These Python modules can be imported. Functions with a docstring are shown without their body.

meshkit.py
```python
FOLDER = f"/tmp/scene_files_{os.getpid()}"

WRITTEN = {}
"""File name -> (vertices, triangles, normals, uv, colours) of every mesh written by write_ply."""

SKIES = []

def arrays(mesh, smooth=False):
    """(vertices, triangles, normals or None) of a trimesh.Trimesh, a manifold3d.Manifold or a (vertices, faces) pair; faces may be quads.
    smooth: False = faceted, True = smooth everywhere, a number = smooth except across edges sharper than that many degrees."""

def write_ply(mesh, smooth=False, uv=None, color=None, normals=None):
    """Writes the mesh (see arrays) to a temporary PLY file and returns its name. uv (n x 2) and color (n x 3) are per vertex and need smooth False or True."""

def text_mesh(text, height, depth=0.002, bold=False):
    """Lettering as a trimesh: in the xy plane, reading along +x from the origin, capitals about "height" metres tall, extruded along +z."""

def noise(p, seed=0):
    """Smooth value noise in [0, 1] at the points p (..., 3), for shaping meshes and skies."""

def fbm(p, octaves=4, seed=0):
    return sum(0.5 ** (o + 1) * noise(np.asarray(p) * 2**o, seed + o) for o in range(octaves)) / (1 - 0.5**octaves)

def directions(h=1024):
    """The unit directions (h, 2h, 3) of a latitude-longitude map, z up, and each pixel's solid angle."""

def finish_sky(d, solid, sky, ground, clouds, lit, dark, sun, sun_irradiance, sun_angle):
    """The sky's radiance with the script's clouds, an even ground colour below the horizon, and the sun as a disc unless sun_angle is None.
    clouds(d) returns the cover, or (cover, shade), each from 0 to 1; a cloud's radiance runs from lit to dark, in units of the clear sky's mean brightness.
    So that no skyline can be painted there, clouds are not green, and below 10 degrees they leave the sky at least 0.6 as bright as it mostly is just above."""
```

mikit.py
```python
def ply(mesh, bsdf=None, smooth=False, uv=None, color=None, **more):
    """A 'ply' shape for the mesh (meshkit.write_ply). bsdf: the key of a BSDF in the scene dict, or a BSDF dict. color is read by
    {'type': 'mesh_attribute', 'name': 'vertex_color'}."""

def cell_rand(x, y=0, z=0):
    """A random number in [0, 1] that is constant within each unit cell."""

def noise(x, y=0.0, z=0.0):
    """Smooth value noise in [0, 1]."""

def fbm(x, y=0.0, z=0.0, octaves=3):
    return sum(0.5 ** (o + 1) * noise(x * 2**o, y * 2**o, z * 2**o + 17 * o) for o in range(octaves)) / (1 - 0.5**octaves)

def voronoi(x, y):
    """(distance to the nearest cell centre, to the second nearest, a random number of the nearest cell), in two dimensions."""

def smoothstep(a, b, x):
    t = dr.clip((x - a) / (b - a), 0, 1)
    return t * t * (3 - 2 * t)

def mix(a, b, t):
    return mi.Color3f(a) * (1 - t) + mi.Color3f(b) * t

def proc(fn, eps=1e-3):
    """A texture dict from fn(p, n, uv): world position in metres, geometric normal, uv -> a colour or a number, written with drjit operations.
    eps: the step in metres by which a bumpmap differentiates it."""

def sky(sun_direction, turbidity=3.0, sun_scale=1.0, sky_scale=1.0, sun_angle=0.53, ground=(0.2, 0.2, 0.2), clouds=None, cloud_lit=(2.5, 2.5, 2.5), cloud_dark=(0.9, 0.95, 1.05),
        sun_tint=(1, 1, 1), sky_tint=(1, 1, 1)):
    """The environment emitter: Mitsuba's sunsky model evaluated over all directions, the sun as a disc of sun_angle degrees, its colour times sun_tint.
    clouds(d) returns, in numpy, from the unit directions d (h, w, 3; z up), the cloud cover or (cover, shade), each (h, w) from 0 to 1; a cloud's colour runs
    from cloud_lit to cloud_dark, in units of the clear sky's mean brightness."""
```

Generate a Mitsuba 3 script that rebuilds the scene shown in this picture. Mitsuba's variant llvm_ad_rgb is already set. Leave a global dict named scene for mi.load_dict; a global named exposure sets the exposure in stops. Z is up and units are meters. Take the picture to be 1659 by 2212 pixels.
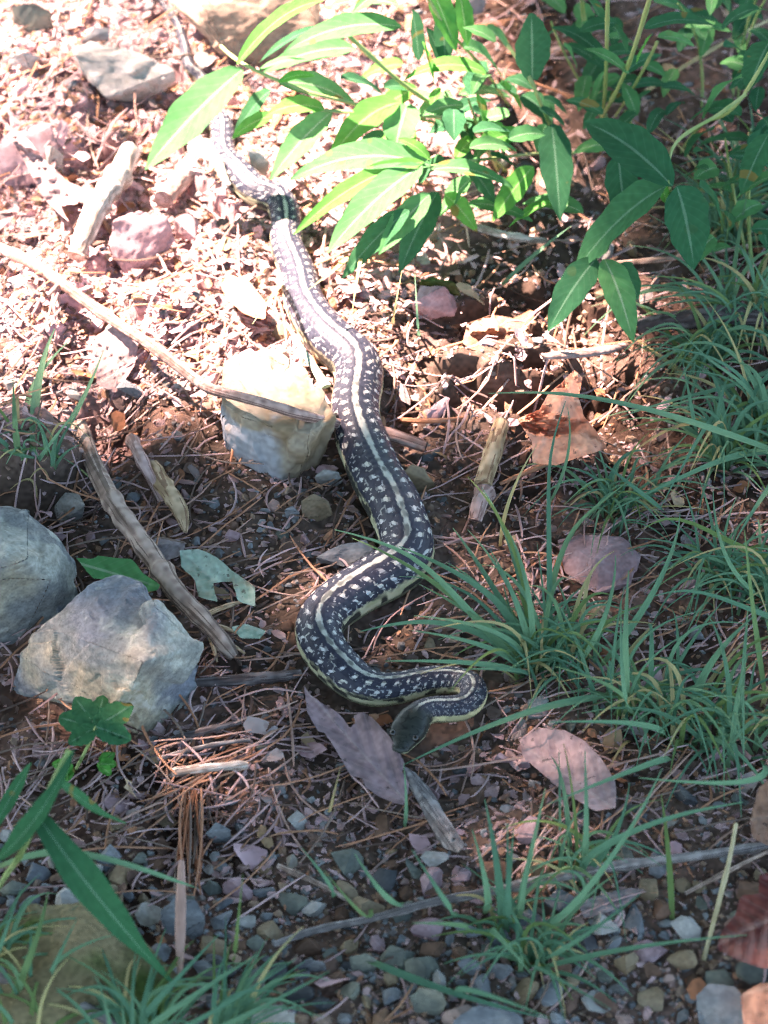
import math, numpy as np, trimesh, mitsuba as mi, drjit as dr, mikit, meshkit
from scipy.interpolate import RegularGridInterpolator
from scipy.spatial import Delaunay, ConvexHull, cKDTree
from shapely.geometry import Polygon, Point
from shapely import contains_xy

T = mi.ScalarTransform4f
rng = np.random.default_rng(7)
scene, labels = {}, {}

# ------------------------------------------------------------------ camera, sky, exposure
DIST, PITCH, WIDE = 1.8, math.radians(42), 0.32          # metres to the middle of the view, degrees down, metres across there
CAM = np.array([0, -DIST * math.cos(PITCH), DIST * math.sin(PITCH)])
FOV = math.degrees(2 * math.atan(WIDE / 2 / DIST))
scene['camera'] = {'type': 'thinlens', 'to_world': T().look_at(origin=CAM.tolist(), target=[0, 0, 0], up=[0, 0, 1]),
                   'fov': FOV, 'fov_axis': 'x', 'aperture_radius': 0.0055, 'focus_distance': DIST - 0.03, 'near_clip': 0.05, 'far_clip': 500.0}
SUN = np.array([-0.62, 0.42, 1.0]); SUN /= np.linalg.norm(SUN)
scene['sky_light'] = mikit.sky(SUN.tolist(), turbidity=3, sun_tint=(1.85, 1.58, 1.80), sky_tint=(1.24, 1.01, 0.78))
exposure = 4.45

FWD = -CAM / DIST
RIGHT = np.array([1.0, 0, 0]); UP = np.cross(RIGHT, FWD)
W0, H0 = 1659.0, 2212.0                                   # the layout sketch is measured on a 1659 x 2212 sheet
PX = W0 / WIDE                                            # sheet units per metre in the middle of the view

# ------------------------------------------------------------------ helpers
taken = {}
def numbered(name):
    n = taken.get(name, 0); taken[name] = n + 1
    return name if n == 0 else f'{name}_{n:03d}'

def put(name, mesh, bsdf, parent=None, smooth=False, uv=None, label=None, cat=None, group=None, kind=None):
    key = numbered(name if parent is None else f'{parent}__{name}')
    scene[key] = mikit.ply(mesh, bsdf, smooth=smooth, uv=uv)
    tag(key, label, cat, group, kind)
    return key

def tag(key, label=None, cat=None, group=None, kind=None):
    d = {k: v for k, v in (('label', label), ('category', cat), ('group', group), ('kind', kind)) if v}
    if d: labels.setdefault(key, {}).update(d)

def thing(name, label, cat, group=None):
    key = numbered(name); tag(key, label, cat, group); return key

class Bag:
    keep_off = None
    """collects (v, f, uv) pieces for one mesh"""
    def __init__(s): s.v, s.f, s.u, s.n = [], [], [], 0
    def add(s, v, f, uv):
        if Bag.keep_off is not None:
            m_ = v.mean(0); d_, k_ = Bag.keep_off[0].query(m_[:2])
            if d_ < Bag.keep_off[1][k_] + .3 * (v[:, 0].max() - v[:, 0].min()): return
        s.v.append(v); s.f.append(np.asarray(f) + s.n); s.u.append(uv); s.n += len(v)
    def mesh(s): return (np.vstack(s.v), np.vstack(s.f)), np.vstack(s.u)

def nz(x): return x / (np.linalg.norm(x, axis=-1, keepdims=True) + 1e-12)

def bez(pts, n):
    """smooth curve through the points"""
    pts = np.asarray(pts, float)
    if len(pts) == 2: return pts[0] + (pts[1] - pts[0]) * np.linspace(0, 1, n)[:, None]
    d = np.r_[0, np.cumsum(np.linalg.norm(np.diff(pts[:, :3], axis=0), axis=1))]
    if len(pts) == 3:
        t = d / d[-1]; c = np.polyfit(t, pts, 2); x = np.linspace(0, 1, n)
        return c[0] * x[:, None] ** 2 + c[1] * x[:, None] + c[2]
    from scipy.interpolate import PchipInterpolator, CubicSpline
    return CubicSpline(d, pts, bc_type='natural')(np.linspace(0, d[-1], n))

def tube(P, R, sides=8, k=0.0, rough=0.0, seed=0, flat=1.0, cap=True):
    P = np.asarray(P, float); n = len(P); R = np.broadcast_to(R, (n,)).astype(float)
    t = nz(np.gradient(P, axis=0))
    up = np.array([0, 0, 1.0]); side = np.cross(t, up)
    bad = np.linalg.norm(side, axis=1) < 0.15
    side[bad] = np.cross(t[bad], [1.0, 0, 0]); side = nz(side); upv = np.cross(side, t)
    a = np.arange(sides + 1) / sides * 2 * np.pi
    rr = np.broadcast_to(R[:, None], (n, sides + 1)).copy()
    if rough:
        ln = np.r_[0, np.cumsum(np.linalg.norm(np.diff(P, axis=0), axis=1))]
        q = np.stack([np.broadcast_to((ln / (R.max() * 1.6))[:, None], rr.shape), np.cos(a)[None] * 1.5 + 0 * rr, np.sin(a)[None] * 1.5 + 0 * rr], -1)
        rr *= 1 + rough * (meshkit.fbm(q + seed * 3.7, 3, seed) - 0.5) * 2
    v = P[:, None] + rr[..., None] * (np.cos(a)[None, :, None] * side[:, None] + flat * np.sin(a)[None, :, None] * upv[:, None])
    uv = np.stack(np.broadcast_arrays(k + 0.02 + 0.96 * np.linspace(0, 1, n)[:, None], (a / (2 * np.pi))[None]), -1)
    i, j = np.meshgrid(np.arange(n - 1), np.arange(sides), indexing='ij')
    w = sides + 1
    q = np.stack([i * w + j, (i + 1) * w + j, (i + 1) * w + j + 1, i * w + j + 1], -1).reshape(-1, 4)
    f = np.vstack([q[:, [0, 2, 1]], q[:, [0, 3, 2]]])
    v, uv = v.reshape(-1, 3), uv.reshape(-1, 2)
    if cap:
        c0, c1 = len(v), len(v) + 1
        v = np.vstack([v, P[0] - t[0] * R[0] * .15, P[-1] + t[-1] * R[-1] * .15]); uv = np.vstack([uv, [k + .02, .5], [k + .98, .5]])
        jj = np.arange(sides)
        f = np.vstack([f, np.stack([jj * 0 + c0, jj, jj + 1], 1), np.stack([jj * 0 + c1, (n - 1) * w + jj + 1, (n - 1) * w + jj], 1)])
    return v, f, uv

# ------------------------------------------------------------------ the ground's height
def ray(px, py):
    a = (np.asarray(px, float) - W0 / 2) / PX / DIST; b = -(np.asarray(py, float) - H0 / 2) / PX / DIST
    return FWD + a[..., None] * RIGHT + b[..., None] * UP

def flat_at(px, py, z=0.0):
    d = ray(px, py); t = (z - CAM[2]) / d[..., 2]
    return CAM + t[..., None] * d

def FX(px, py): return flat_at(np.float64(px), np.float64(py))[:2]

def bump(x, y, px, py, rx, ry, amp, p=2.0):
    c = FX(px, py)
    r = ((x - c[0]) / (rx / PX)) ** 2 + ((y - c[1]) / (ry / PX / math.sin(PITCH))) ** 2
    return amp * np.exp(-r ** (p / 2))

def raw_height(x, y):
    q = np.stack([x, y, np.zeros_like(x)], -1)
    near = np.exp(-((x / 1.2) ** 2 + (y / 1.2) ** 2))
    h = 0.030 * (meshkit.fbm(q * 4.0 + 3.1, 3, 11) - 0.5)
    clod = meshkit.fbm(q * 38.0, 3, 5)
    h = h + near * 0.014 * (np.clip(clod, .3, .7) - 0.5)
    h = h + near * 0.0040 * (meshkit.fbm(q * 150.0, 2, 9) - 0.5)
    h = h + near * 0.0016 * (meshkit.noise(q * 520.0, 21) - 0.5)
    # ledges of clotted soil on the right, hollows and a small bank on the left
    zone = bump(x, y, 1130, 800, 260, 220, 1.0, 4)
    led = meshkit.fbm(q * np.array([26.0, 40.0, 1]) + 8.3, 3, 15)
    h = h + zone * 0.022 * (np.where(led > .5, 1, 0) * np.clip((led - .5) * 14, 0, 1) - .4)
    zone2 = bump(x, y, 200, 420, 420, 420, 1.0, 4)
    led = meshkit.fbm(q * 34.0 + 1.3, 3, 25)
    h = h + zone2 * 0.014 * (np.clip((led - .48) * 12, 0, 1) - .4)
    h = h + bump(x, y, 60, 1000, 130, 75, 0.026, 6)
    h = h - bump(x, y, 230, 905, 90, 60, 0.018, 3)
    h = h - bump(x, y, 90, 1085, 110, 28, 0.014, 3)
    h = h - bump(x, y, 870, 900, 40, 80, 0.008, 3)
    h = h - bump(x, y, 1150, 880, 120, 40, 0.010, 3)
    h = h + 0.05 * np.clip(y - .25, 0, 3) ** 1.2
    return h

ix = np.arange(-0.29, 0.2901, 0.0016); iy = np.arange(-0.40, 0.4701, 0.0016)
gz = raw_height(*np.meshgrid(ix, iy, indexing='ij'))
# the snake's own weight presses the litter flat under it: its line, from the tail to the neck (sheet x, y, thickness)
SN = np.array([(335, -40, 10), (349, 6, 13), (374, 44, 18), (394, 83, 22), (402, 115, 24), (414, 143, 26), (428, 172, 28), (441, 215, 33), (449, 256, 38), (461, 288, 45), (482, 322, 54),
               (506, 358, 62), (532, 396, 66), (566, 420, 66), (598, 432, 66), (615, 456, 66), (619, 488, 66), (618, 525, 69), (632, 567, 74),
               (648, 610, 80), (657, 650, 86), (680, 694, 94), (722, 738, 104), (768, 782, 106), (776, 824, 104), (770, 862, 104), (769, 900, 106), (778, 948, 109),
               (797, 993, 112), (822, 1039, 115), (846, 1085, 118), (866, 1128, 118), (878, 1166, 117), (878, 1202, 117), (848, 1237, 116), (797, 1268, 112), (728, 1300, 108), (690, 1348, 103),
               (702, 1402, 99), (744, 1456, 92), (800, 1490, 80), (866, 1487, 70), (938, 1470, 64), (994, 1469, 59)], float)
Hgrid = RegularGridInterpolator((ix, iy), gz, bounds_error=False, fill_value=None)
def H(x, y):
    x, y = np.broadcast_arrays(np.asarray(x, float), np.asarray(y, float))
    return Hgrid(np.stack([np.clip(x, ix[0], ix[-1]), np.clip(y, iy[0], iy[-1])], -1))

def G(px, py, h=0.0):
    """the point h metres above the ground that a sheet position stands over"""
    z = 0.0
    for _ in range(6):
        p = flat_at(np.float64(px), np.float64(py), z); z = H(p[0], p[1]).item() + h
    return flat_at(np.float64(px), np.float64(py), z)

def at(p, h=0.0): return np.array([p[0], p[1], H(p[0], p[1]).item() + h])
def sheet(p):
    d = np.asarray(p, float) - CAM; z = d @ FWD
    return np.stack([W0 / 2 + (d @ RIGHT) / z * DIST * PX, H0 / 2 - (d @ UP) / z * DIST * PX], -1)

def GV(pp):
    pp = np.asarray(pp, float); z = np.zeros(len(pp))
    for _ in range(5): p = flat_at(pp[:, 0], pp[:, 1], z); z = H(p[:, 0], p[:, 1])
    return np.c_[p[:, :2], z]

blocked = []            # footprints that loose litter keeps clear of: (polygon or circle list)
def free(x, y, r):     # clear of the snake, sticks and rocks
    for c in circles:
        if ((c[:, 0] - x) ** 2 + (c[:, 1] - y) ** 2 < (c[:, 2] + r * .6) ** 2).any(): return False
    for p in blocked:
        b = p.bounds
        if b[0] - r < x < b[2] + r and b[1] - r < y < b[3] + r and p.distance(Point(x, y)) < r * .4: return False
    return True
circles = []

# ------------------------------------------------------------------ materials
def P(fn): return mikit.proc(fn)
mix, ss, noise, fbm, crand = mikit.mix, mikit.smoothstep, mikit.noise, mikit.fbm, mikit.cell_rand
C3 = mi.Color3f

def principled(fn, rough=0.8, spec=0.3, bump_fn=None, bump=0.0004, eps=2e-4, **kw):
    b = {'type': 'principled', 'base_color': P(fn) if callable(fn) else {'type': 'rgb', 'value': list(fn)}, 'roughness': rough, 'specular': spec, **kw}
    if bump_fn is not None:
        b = {'type': 'bumpmap', 'arbitrary': mikit.proc(bump_fn, eps=eps), 'scale': bump, 'bsdf': b}
    return {'type': 'twosided', 'bsdf': b}

def soil_fn(p, n, uv):
    a = fbm(p.x * 40, p.y * 40, p.z * 40, 3); b = noise(p.x * 600, p.y * 600, p.z * 600); c = noise(p.x * 9 + 4, p.y * 9, 0)
    col = mix((0.036, 0.022, 0.016), (0.16, 0.10, 0.078), ss(.3, .75, a))
    col = mix(col, (0.10, 0.076, 0.06), ss(.45, .75, c) * .6)
    # a bank of dry pinkish clay on the far left of the path
    e = dr.sqrt(dr.square((p.x + .145) / .19) + dr.square((p.y - .27) / .23)) + .5 * (fbm(p.x * 25 + 2, p.y * 25, 0, 3) - .5)
    col = mix(col, mix((.25, .155, .155), (.55, .37, .385), ss(.25, .7, a)), ss(1.05, .7, e) * .85)
    return col * (0.55 + 0.9 * b)
scene['soil'] = principled(soil_fn, .95, .12)

def strata(p, k, ax=(.55, .75, .3)):
    return p.x * ax[0] * k + p.y * ax[1] * k + p.z * ax[2] * k
def schist_fn(p, n, uv):
    w = fbm(p.x * 60, p.y * 60, p.z * 60, 3)
    s = noise(strata(p, 25, (.8, -.5, .3)) + 2 * w, strata(p, 130, (.4, .6, .6)) + 3 * w, 3)
    t = fbm(p.x * 30 + 7, p.y * 30, p.z * 30, 3); g = noise(p.x * 500, p.y * 500, p.z * 500)
    col = mix((0.20, 0.21, 0.205), (0.37, 0.38, 0.33), ss(.35, .65, s))
    col = mix(col, (0.185, 0.20, 0.235), ss(.52, .66, noise(p.x * 45 + 3, p.y * 30, p.z * 60 + w)) * .9)
    col = mix(col, (0.34, 0.295, 0.20), ss(.52, .68, t) * .75)
    col = mix(col, (.44, .44, .39), ss(.66, .78, fbm(p.x * 210 + 2, p.y * 210, p.z * 210, 2)) * .45)
    f2 = noise(p.x * 1300, p.y * 1300, p.z * 1300); col = col * (.75 + .5 * f2)
    col = mix(col, (0.42, 0.41, 0.36), ss(.62, .8, s * .6 + g * .4) * .5)
    return col * (0.72 + .5 * g) * (0.75 + .5 * w) * .82
scene['schist'] = principled(schist_fn, .75, .3, lambda p, n, uv: fbm(p.x * 260, p.y * 260, p.z * 260, 3), .0012, 3e-4)

def tanrock_fn(p, n, uv):
    w = fbm(p.x * 70 + 5, p.y * 70, p.z * 70, 3); g = noise(p.x * 500, p.y * 500, p.z * 500)
    col = mix((0.22, 0.16, 0.095), (0.29, 0.24, 0.175), ss(.3, .7, w))
    col = mix(col, (0.33, 0.35, 0.39), ss(.50, .62, noise(p.x * 36 + .8, p.y * 30 + 2.2, p.z * 36 + w)) * .7)
    col = mix(col, (0.20, 0.14, 0.08), ss(.6, .78, fbm(p.x * 90, p.y * 60, p.z * 90 + 3, 2)) * .7)
    return col * (0.75 + .45 * g)
scene['tan_rock'] = principled(tanrock_fn, .8, .3, lambda p, n, uv: fbm(p.x * 260, p.y * 260, p.z * 260, 3), .001, 3e-4)

def stone(c0, c1, c2, r=.75, f=1.0):
    def fn(p, n, uv):
        w = fbm(p.x * 150 * f + 9 * c0[0], p.y * 150 * f, p.z * 150 * f, 3); g = noise(p.x * 900, p.y * 900, p.z * 900)
        t = crand(uv.x, 3.0, 1.0)
        col = mix(c0, c1, ss(.3, .7, w)); col = mix(col, c2, ss(.58, .75, fbm(p.x * 80 * f + 4, p.y * 80 * f, p.z * 80 * f, 2)) * .7)
        return col * (0.7 + .4 * g) * (0.62 + .45 * t)
    return principled(fn, r, .3)
STONES = {'bluish grey': ((.185, .20, .22), (.29, .31, .325), (.38, .38, .36)), 'greenish grey': ((.15, .17, .15), (.25, .27, .22), (.33, .32, .24)),
          'tan': ((.30, .22, .13), (.40, .31, .20), (.26, .17, .10)), 'pinkish': ((.42, .275, .285), (.57, .40, .42), (.34, .22, .225)),
          'pale': ((.44, .43, .39), (.56, .55, .52), (.40, .35, .28)), 'rusty brown': ((.17, .10, .065), (.26, .15, .10), (.11, .07, .05)),
          'dark grey': ((.06, .065, .075), (.12, .125, .13), (.19, .19, .18))}
skey = lambda c: 'stone_' + c.replace(' ', '_')
for c, cols in STONES.items(): scene[skey(c)] = stone(*cols)
def gravel_fn(p, n, uv):
    t = crand(uv.x, 1.0, 5.0); s = crand(uv.x, 2.0, 9.0); g = noise(p.x * 800, p.y * 800, p.z * 800)
    col = mix((.13, .135, .14), (.30, .31, .31), s); col = mix(col, mix((.22, .13, .08), (.38, .27, .19), s), ss(.35, .5, t)); col = mix(col, mix((.28, .16, .13), (.44, .32, .28), s), ss(.74, .8, t))
    return col * (.55 + .45 * g)
scene['gravel_mix'] = principled(gravel_fn, .8, .25)

def moss_fn(p, n, uv):
    w = fbm(p.x * 45, p.y * 45, p.z * 45, 4); g = noise(p.x * 700, p.y * 700, p.z * 700)
    col = mix((0.10, 0.085, 0.045), (0.19, 0.16, 0.09), ss(.3, .7, w)); col = mix(col, (0.055, 0.085, 0.022), ss(.45, .62, fbm(p.x * 28 + 3, p.y * 28, p.z * 28, 3)))
    return col * (.6 + .7 * g)
scene['mossy_stone'] = principled(moss_fn, .95, .1, lambda p, n, uv: fbm(p.x * 400, p.y * 400, p.z * 400, 3), .0012, 3e-4)
def boulder_fn(p, n, uv):
    w = fbm(p.x * 40, p.y * 40, p.z * 40, 4); g = noise(p.x * 600, p.y * 600, p.z * 600)
    col = mix((0.13, 0.115, 0.075), (0.25, 0.20, 0.15), ss(.3, .7, w)); col = mix(col, (0.30, 0.22, 0.17), ss(.55, .7, noise(p.x * 20 + 8, p.y * 20, 1)) * .7)
    return col * (.65 + .6 * g)
scene['boulder_stone'] = principled(boulder_fn, .9, .2, lambda p, n, uv: fbm(p.x * 260, p.y * 260, p.z * 260, 3), .0012, 3e-4)

def bark(c0, c1, c2):
    def fn(p, n, uv):
        w = noise(uv.x * 5 + 3, uv.y * 12, 1); g = noise(p.x * 420, p.y * 420, p.z * 420); s = noise(uv.x * 8, uv.y * 30, 4)
        col = mix(c0, c1, ss(.25, .75, w * .6 + g * .4)); col = mix(col, c2, ss(.62, .75, s) * .8)
        return col * (.7 + .5 * g)
    return principled(fn, .85, .2, lambda p, n, uv: fbm(p.x * 420, p.y * 420, p.z * 420, 2), .0008, 3e-4)
scene['pale_bark'] = bark((.30, .25, .21), (.52, .47, .42), (.20, .15, .12))
scene['brown_bark'] = bark((.21, .15, .12), (.38, .30, .25), (.11, .08, .06))
scene['twig_bark'] = bark((.24, .15, .125), (.40, .285, .25), (.14, .08, .065))
scene['tan_wood'] = bark((.36, .25, .14), (.52, .40, .26), (.20, .12, .07))
scene['pink_wood'] = bark((.34, .23, .20), (.48, .36, .33), (.22, .14, .12))
scene['dark_bark'] = bark((.06, .05, .05), (.15, .13, .125), (.04, .03, .03))
scene['grey_bark'] = bark((.15, .135, .13), (.28, .26, .25), (.09, .08, .08))

def litter(c0, c1, c2, r=.75):
    def fn(p, n, uv):
        t = crand(uv.x, 3.0, 1.0); g = noise(p.x * 300, p.y * 300, p.z * 300); w = noise(p.x * 90, p.y * 90, p.z * 90)
        col = mix(c0, c1, ss(.2, .8, .5 * w + .5 * t)); col = mix(col, c2, ss(.6, .8, g) * .6)
        return col * (.8 + .35 * g)
    return principled(fn, r, .25)
FLAKES = {'pinkish': ((.41, .26, .265), (.56, .385, .40), (.28, .165, .165)), 'tan': ((.34, .23, .13), (.48, .35, .22), (.24, .15, .09)),
          'dark brown': ((.07, .042, .032), (.15, .09, .065), (.045, .03, .025)), 'greyish': ((.20, .165, .155), (.32, .27, .26), (.13, .10, .095)), 'rusty': ((.28, .11, .055), (.40, .18, .09), (.17, .075, .04))}
for c, cols in FLAKES.items(): scene['flake_' + c.replace(' ', '_')] = litter(*cols)
NEEDLES = {'orange': ((.36, .175, .10), (.47, .25, .15), (.24, .105, .06)), 'pinkish tan': ((.40, .25, .20), (.50, .35, .29), (.28, .16, .12)), 'grey brown': ((.17, .12, .095), (.27, .20, .16), (.11, .075, .06))}
for c, cols in NEEDLES.items(): scene['needle_' + c.replace(' ', '_')] = litter(*cols, r=.6)
def litter_mix_fn(p, n, uv):
    t = crand(uv.x, 1.0, 5.0); s = crand(uv.x, 2.0, 9.0); g = noise(p.x * 300, p.y * 300, p.z * 300)
    col = mix((.065, .043, .035), (.17, .115, .09), s); col = mix(col, mix((.29, .185, .175), (.49, .355, .345), s), ss(.20, .25, t)); col = mix(col, mix((.26, .13, .075), (.40, .23, .14), s), ss(.84, .88, t))
    return col * (.75 + .45 * g)
scene['litter_mix'] = principled(litter_mix_fn, .8, .2)

def deadleaf(c0, c1, c2, veins=True, r=.6):
    def fn(p, n, uv):
        w = fbm(uv.x * 5 + 3, uv.y * 5, 2, 3); g = noise(p.x * 600, p.y * 600, p.z * 600)
        col = mix(c0, c1, ss(.3, .7, w)); col = mix(col, c2, ss(.5, .85, fbm(p.x * 160, p.y * 160, p.z * 160, 3)) * .9)
        if veins:
            a = dr.abs(uv.y - .5); vein = ss(.03, .008, a) + .5 * ss(.10, .03, dr.abs(dr.abs(((uv.x * 6 + a * 5) - dr.floor(uv.x * 6 + a * 5)) - .5)))
            col = mix(col, mix(c1, (.5, .42, .36), .4), vein * .35)
        col = mix(col, c2, ss(.80, 1.0, a * 2 + .25 * (w - .5)) * .6) if veins else col
        col = mix(col, (.05, .035, .03), ss(.70, .80, fbm(p.x * 330, p.y * 330, p.z * 330 + 5, 3)) * .7)
        return col * (.72 + .45 * g)
    return principled(fn, r, .35)
scene['purple_leaf'] = deadleaf((.17, .115, .125), (.27, .185, .195), (.11, .075, .075))
scene['pink_leaf'] = deadleaf((.32, .20, .19), (.40, .265, .255), (.20, .15, .155))
scene['orange_leaf'] = deadleaf((.54, .22, .13), (.62, .30, .19), (.40, .15, .085))
scene['red_leaf'] = deadleaf((.095, .022, .02), (.15, .045, .035), (.06, .02, .018), r=.4)
scene['grey_leaf'] = deadleaf((.20, .17, .175), (.28, .245, .245), (.13, .11, .11))
scene['brown_leaf'] = deadleaf((.22, .11, .07), (.32, .18, .12), (.13, .07, .045))
scene['mint_leaf'] = deadleaf((.22, .33, .25), (.31, .42, .33), (.20, .22, .15))

def leaf_fn(deep, bright, rib):
    def fn(p, n, uv):
        k = crand(uv.x, 3.0, 1.0); t = uv.x - dr.floor(uv.x); a = dr.abs(uv.y - .5)
        col = mix(deep, bright, k * .75 + .25 * noise(p.x * 70, p.y * 70, p.z * 70))
        vn = t * 9 - a * 4.5; vn = dr.abs(vn - dr.floor(vn) - .5)
        col = mix(col, mix(col, rib, .35), ss(.12, .02, vn) * .30); col = mix(col, (.20, .16, .05), ss(.76, .82, noise(p.x * 160, p.y * 160, p.z * 160)) * ss(.5, .8, crand(uv.x, 9.0, 2.0)) * .8)
        col = mix(col, rib, ss(.05, .015, a) * ss(1, .75, t) * .75)
        return col * (.86 + .28 * noise(p.x * 500, p.y * 500, p.z * 500))
    return fn
def thin(fn, rough, trans): return {'type': 'principledthin', 'base_color': P(fn), 'roughness': rough, 'diff_trans': trans, 'eta': 1.45, 'spec_trans': 0.0, 'sheen': 0.15}
scene['green_leaf'] = thin(leaf_fn((.075, .235, .085), (.125, .33, .12), (.30, .44, .28)), .42, .75)
scene['deep_leaf'] = thin(leaf_fn((.032, .115, .055), (.052, .165, .07), (.13, .25, .16)), .42, .6)
scene['bright_leaf'] = thin(leaf_fn((.085, .30, .06), (.125, .38, .075), (.28, .46, .20)), .45, .9)
def blade_fn(p, n, uv):
    k = crand(uv.x, 3.0, 1.0); t = uv.x - dr.floor(uv.x); k2 = crand(uv.x, 8.0, 1.0)
    col = mix((.10, .22, .14), (.18, .33, .19), k); col = mix(col, (.16, .22, .05), ss(.72, .95, k2) * .7)
    col = mix(col, (.20, .24, .08), ss(.18, 0, t) * .5)
    s = uv.y * 7; s = dr.abs(s - dr.floor(s) - .5)
    return col * (.85 + .35 * s)
scene['grass_blade'] = thin(blade_fn, .38, .65)
scene['dry_blade'] = thin(lambda p, n, uv: mix((.36, .30, .15), (.45, .42, .20), crand(uv.x, 3.0, 1.0)), .5, .5)
scene['green_stem'] = principled(lambda p, n, uv: mix((.16, .26, .08), (.28, .34, .14), noise(uv.x * 17, 2, 0)), .5, .4)
scene['straw_stem'] = principled(lambda p, n, uv: mix((.34, .29, .16), (.48, .42, .25), noise(uv.x * 17, 2, 0)), .6, .3)

# ------------------------------------------------------------------ ground sheet
def graded(lo, hi, a, far):
    g = np.cumsum(0.0016 * 1.32 ** np.arange(1, 60)); g = g[g < far]
    return np.concatenate([lo - g[::-1], a, hi + g])
gx, gy = graded(ix[0], ix[-1], ix, 150), graded(iy[0], iy[-1], iy, 150)
XX, YY = np.meshgrid(gx, gy, indexing='ij')
ZZ = raw_height(XX.ravel(), YY.ravel()).reshape(XX.shape)
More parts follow.
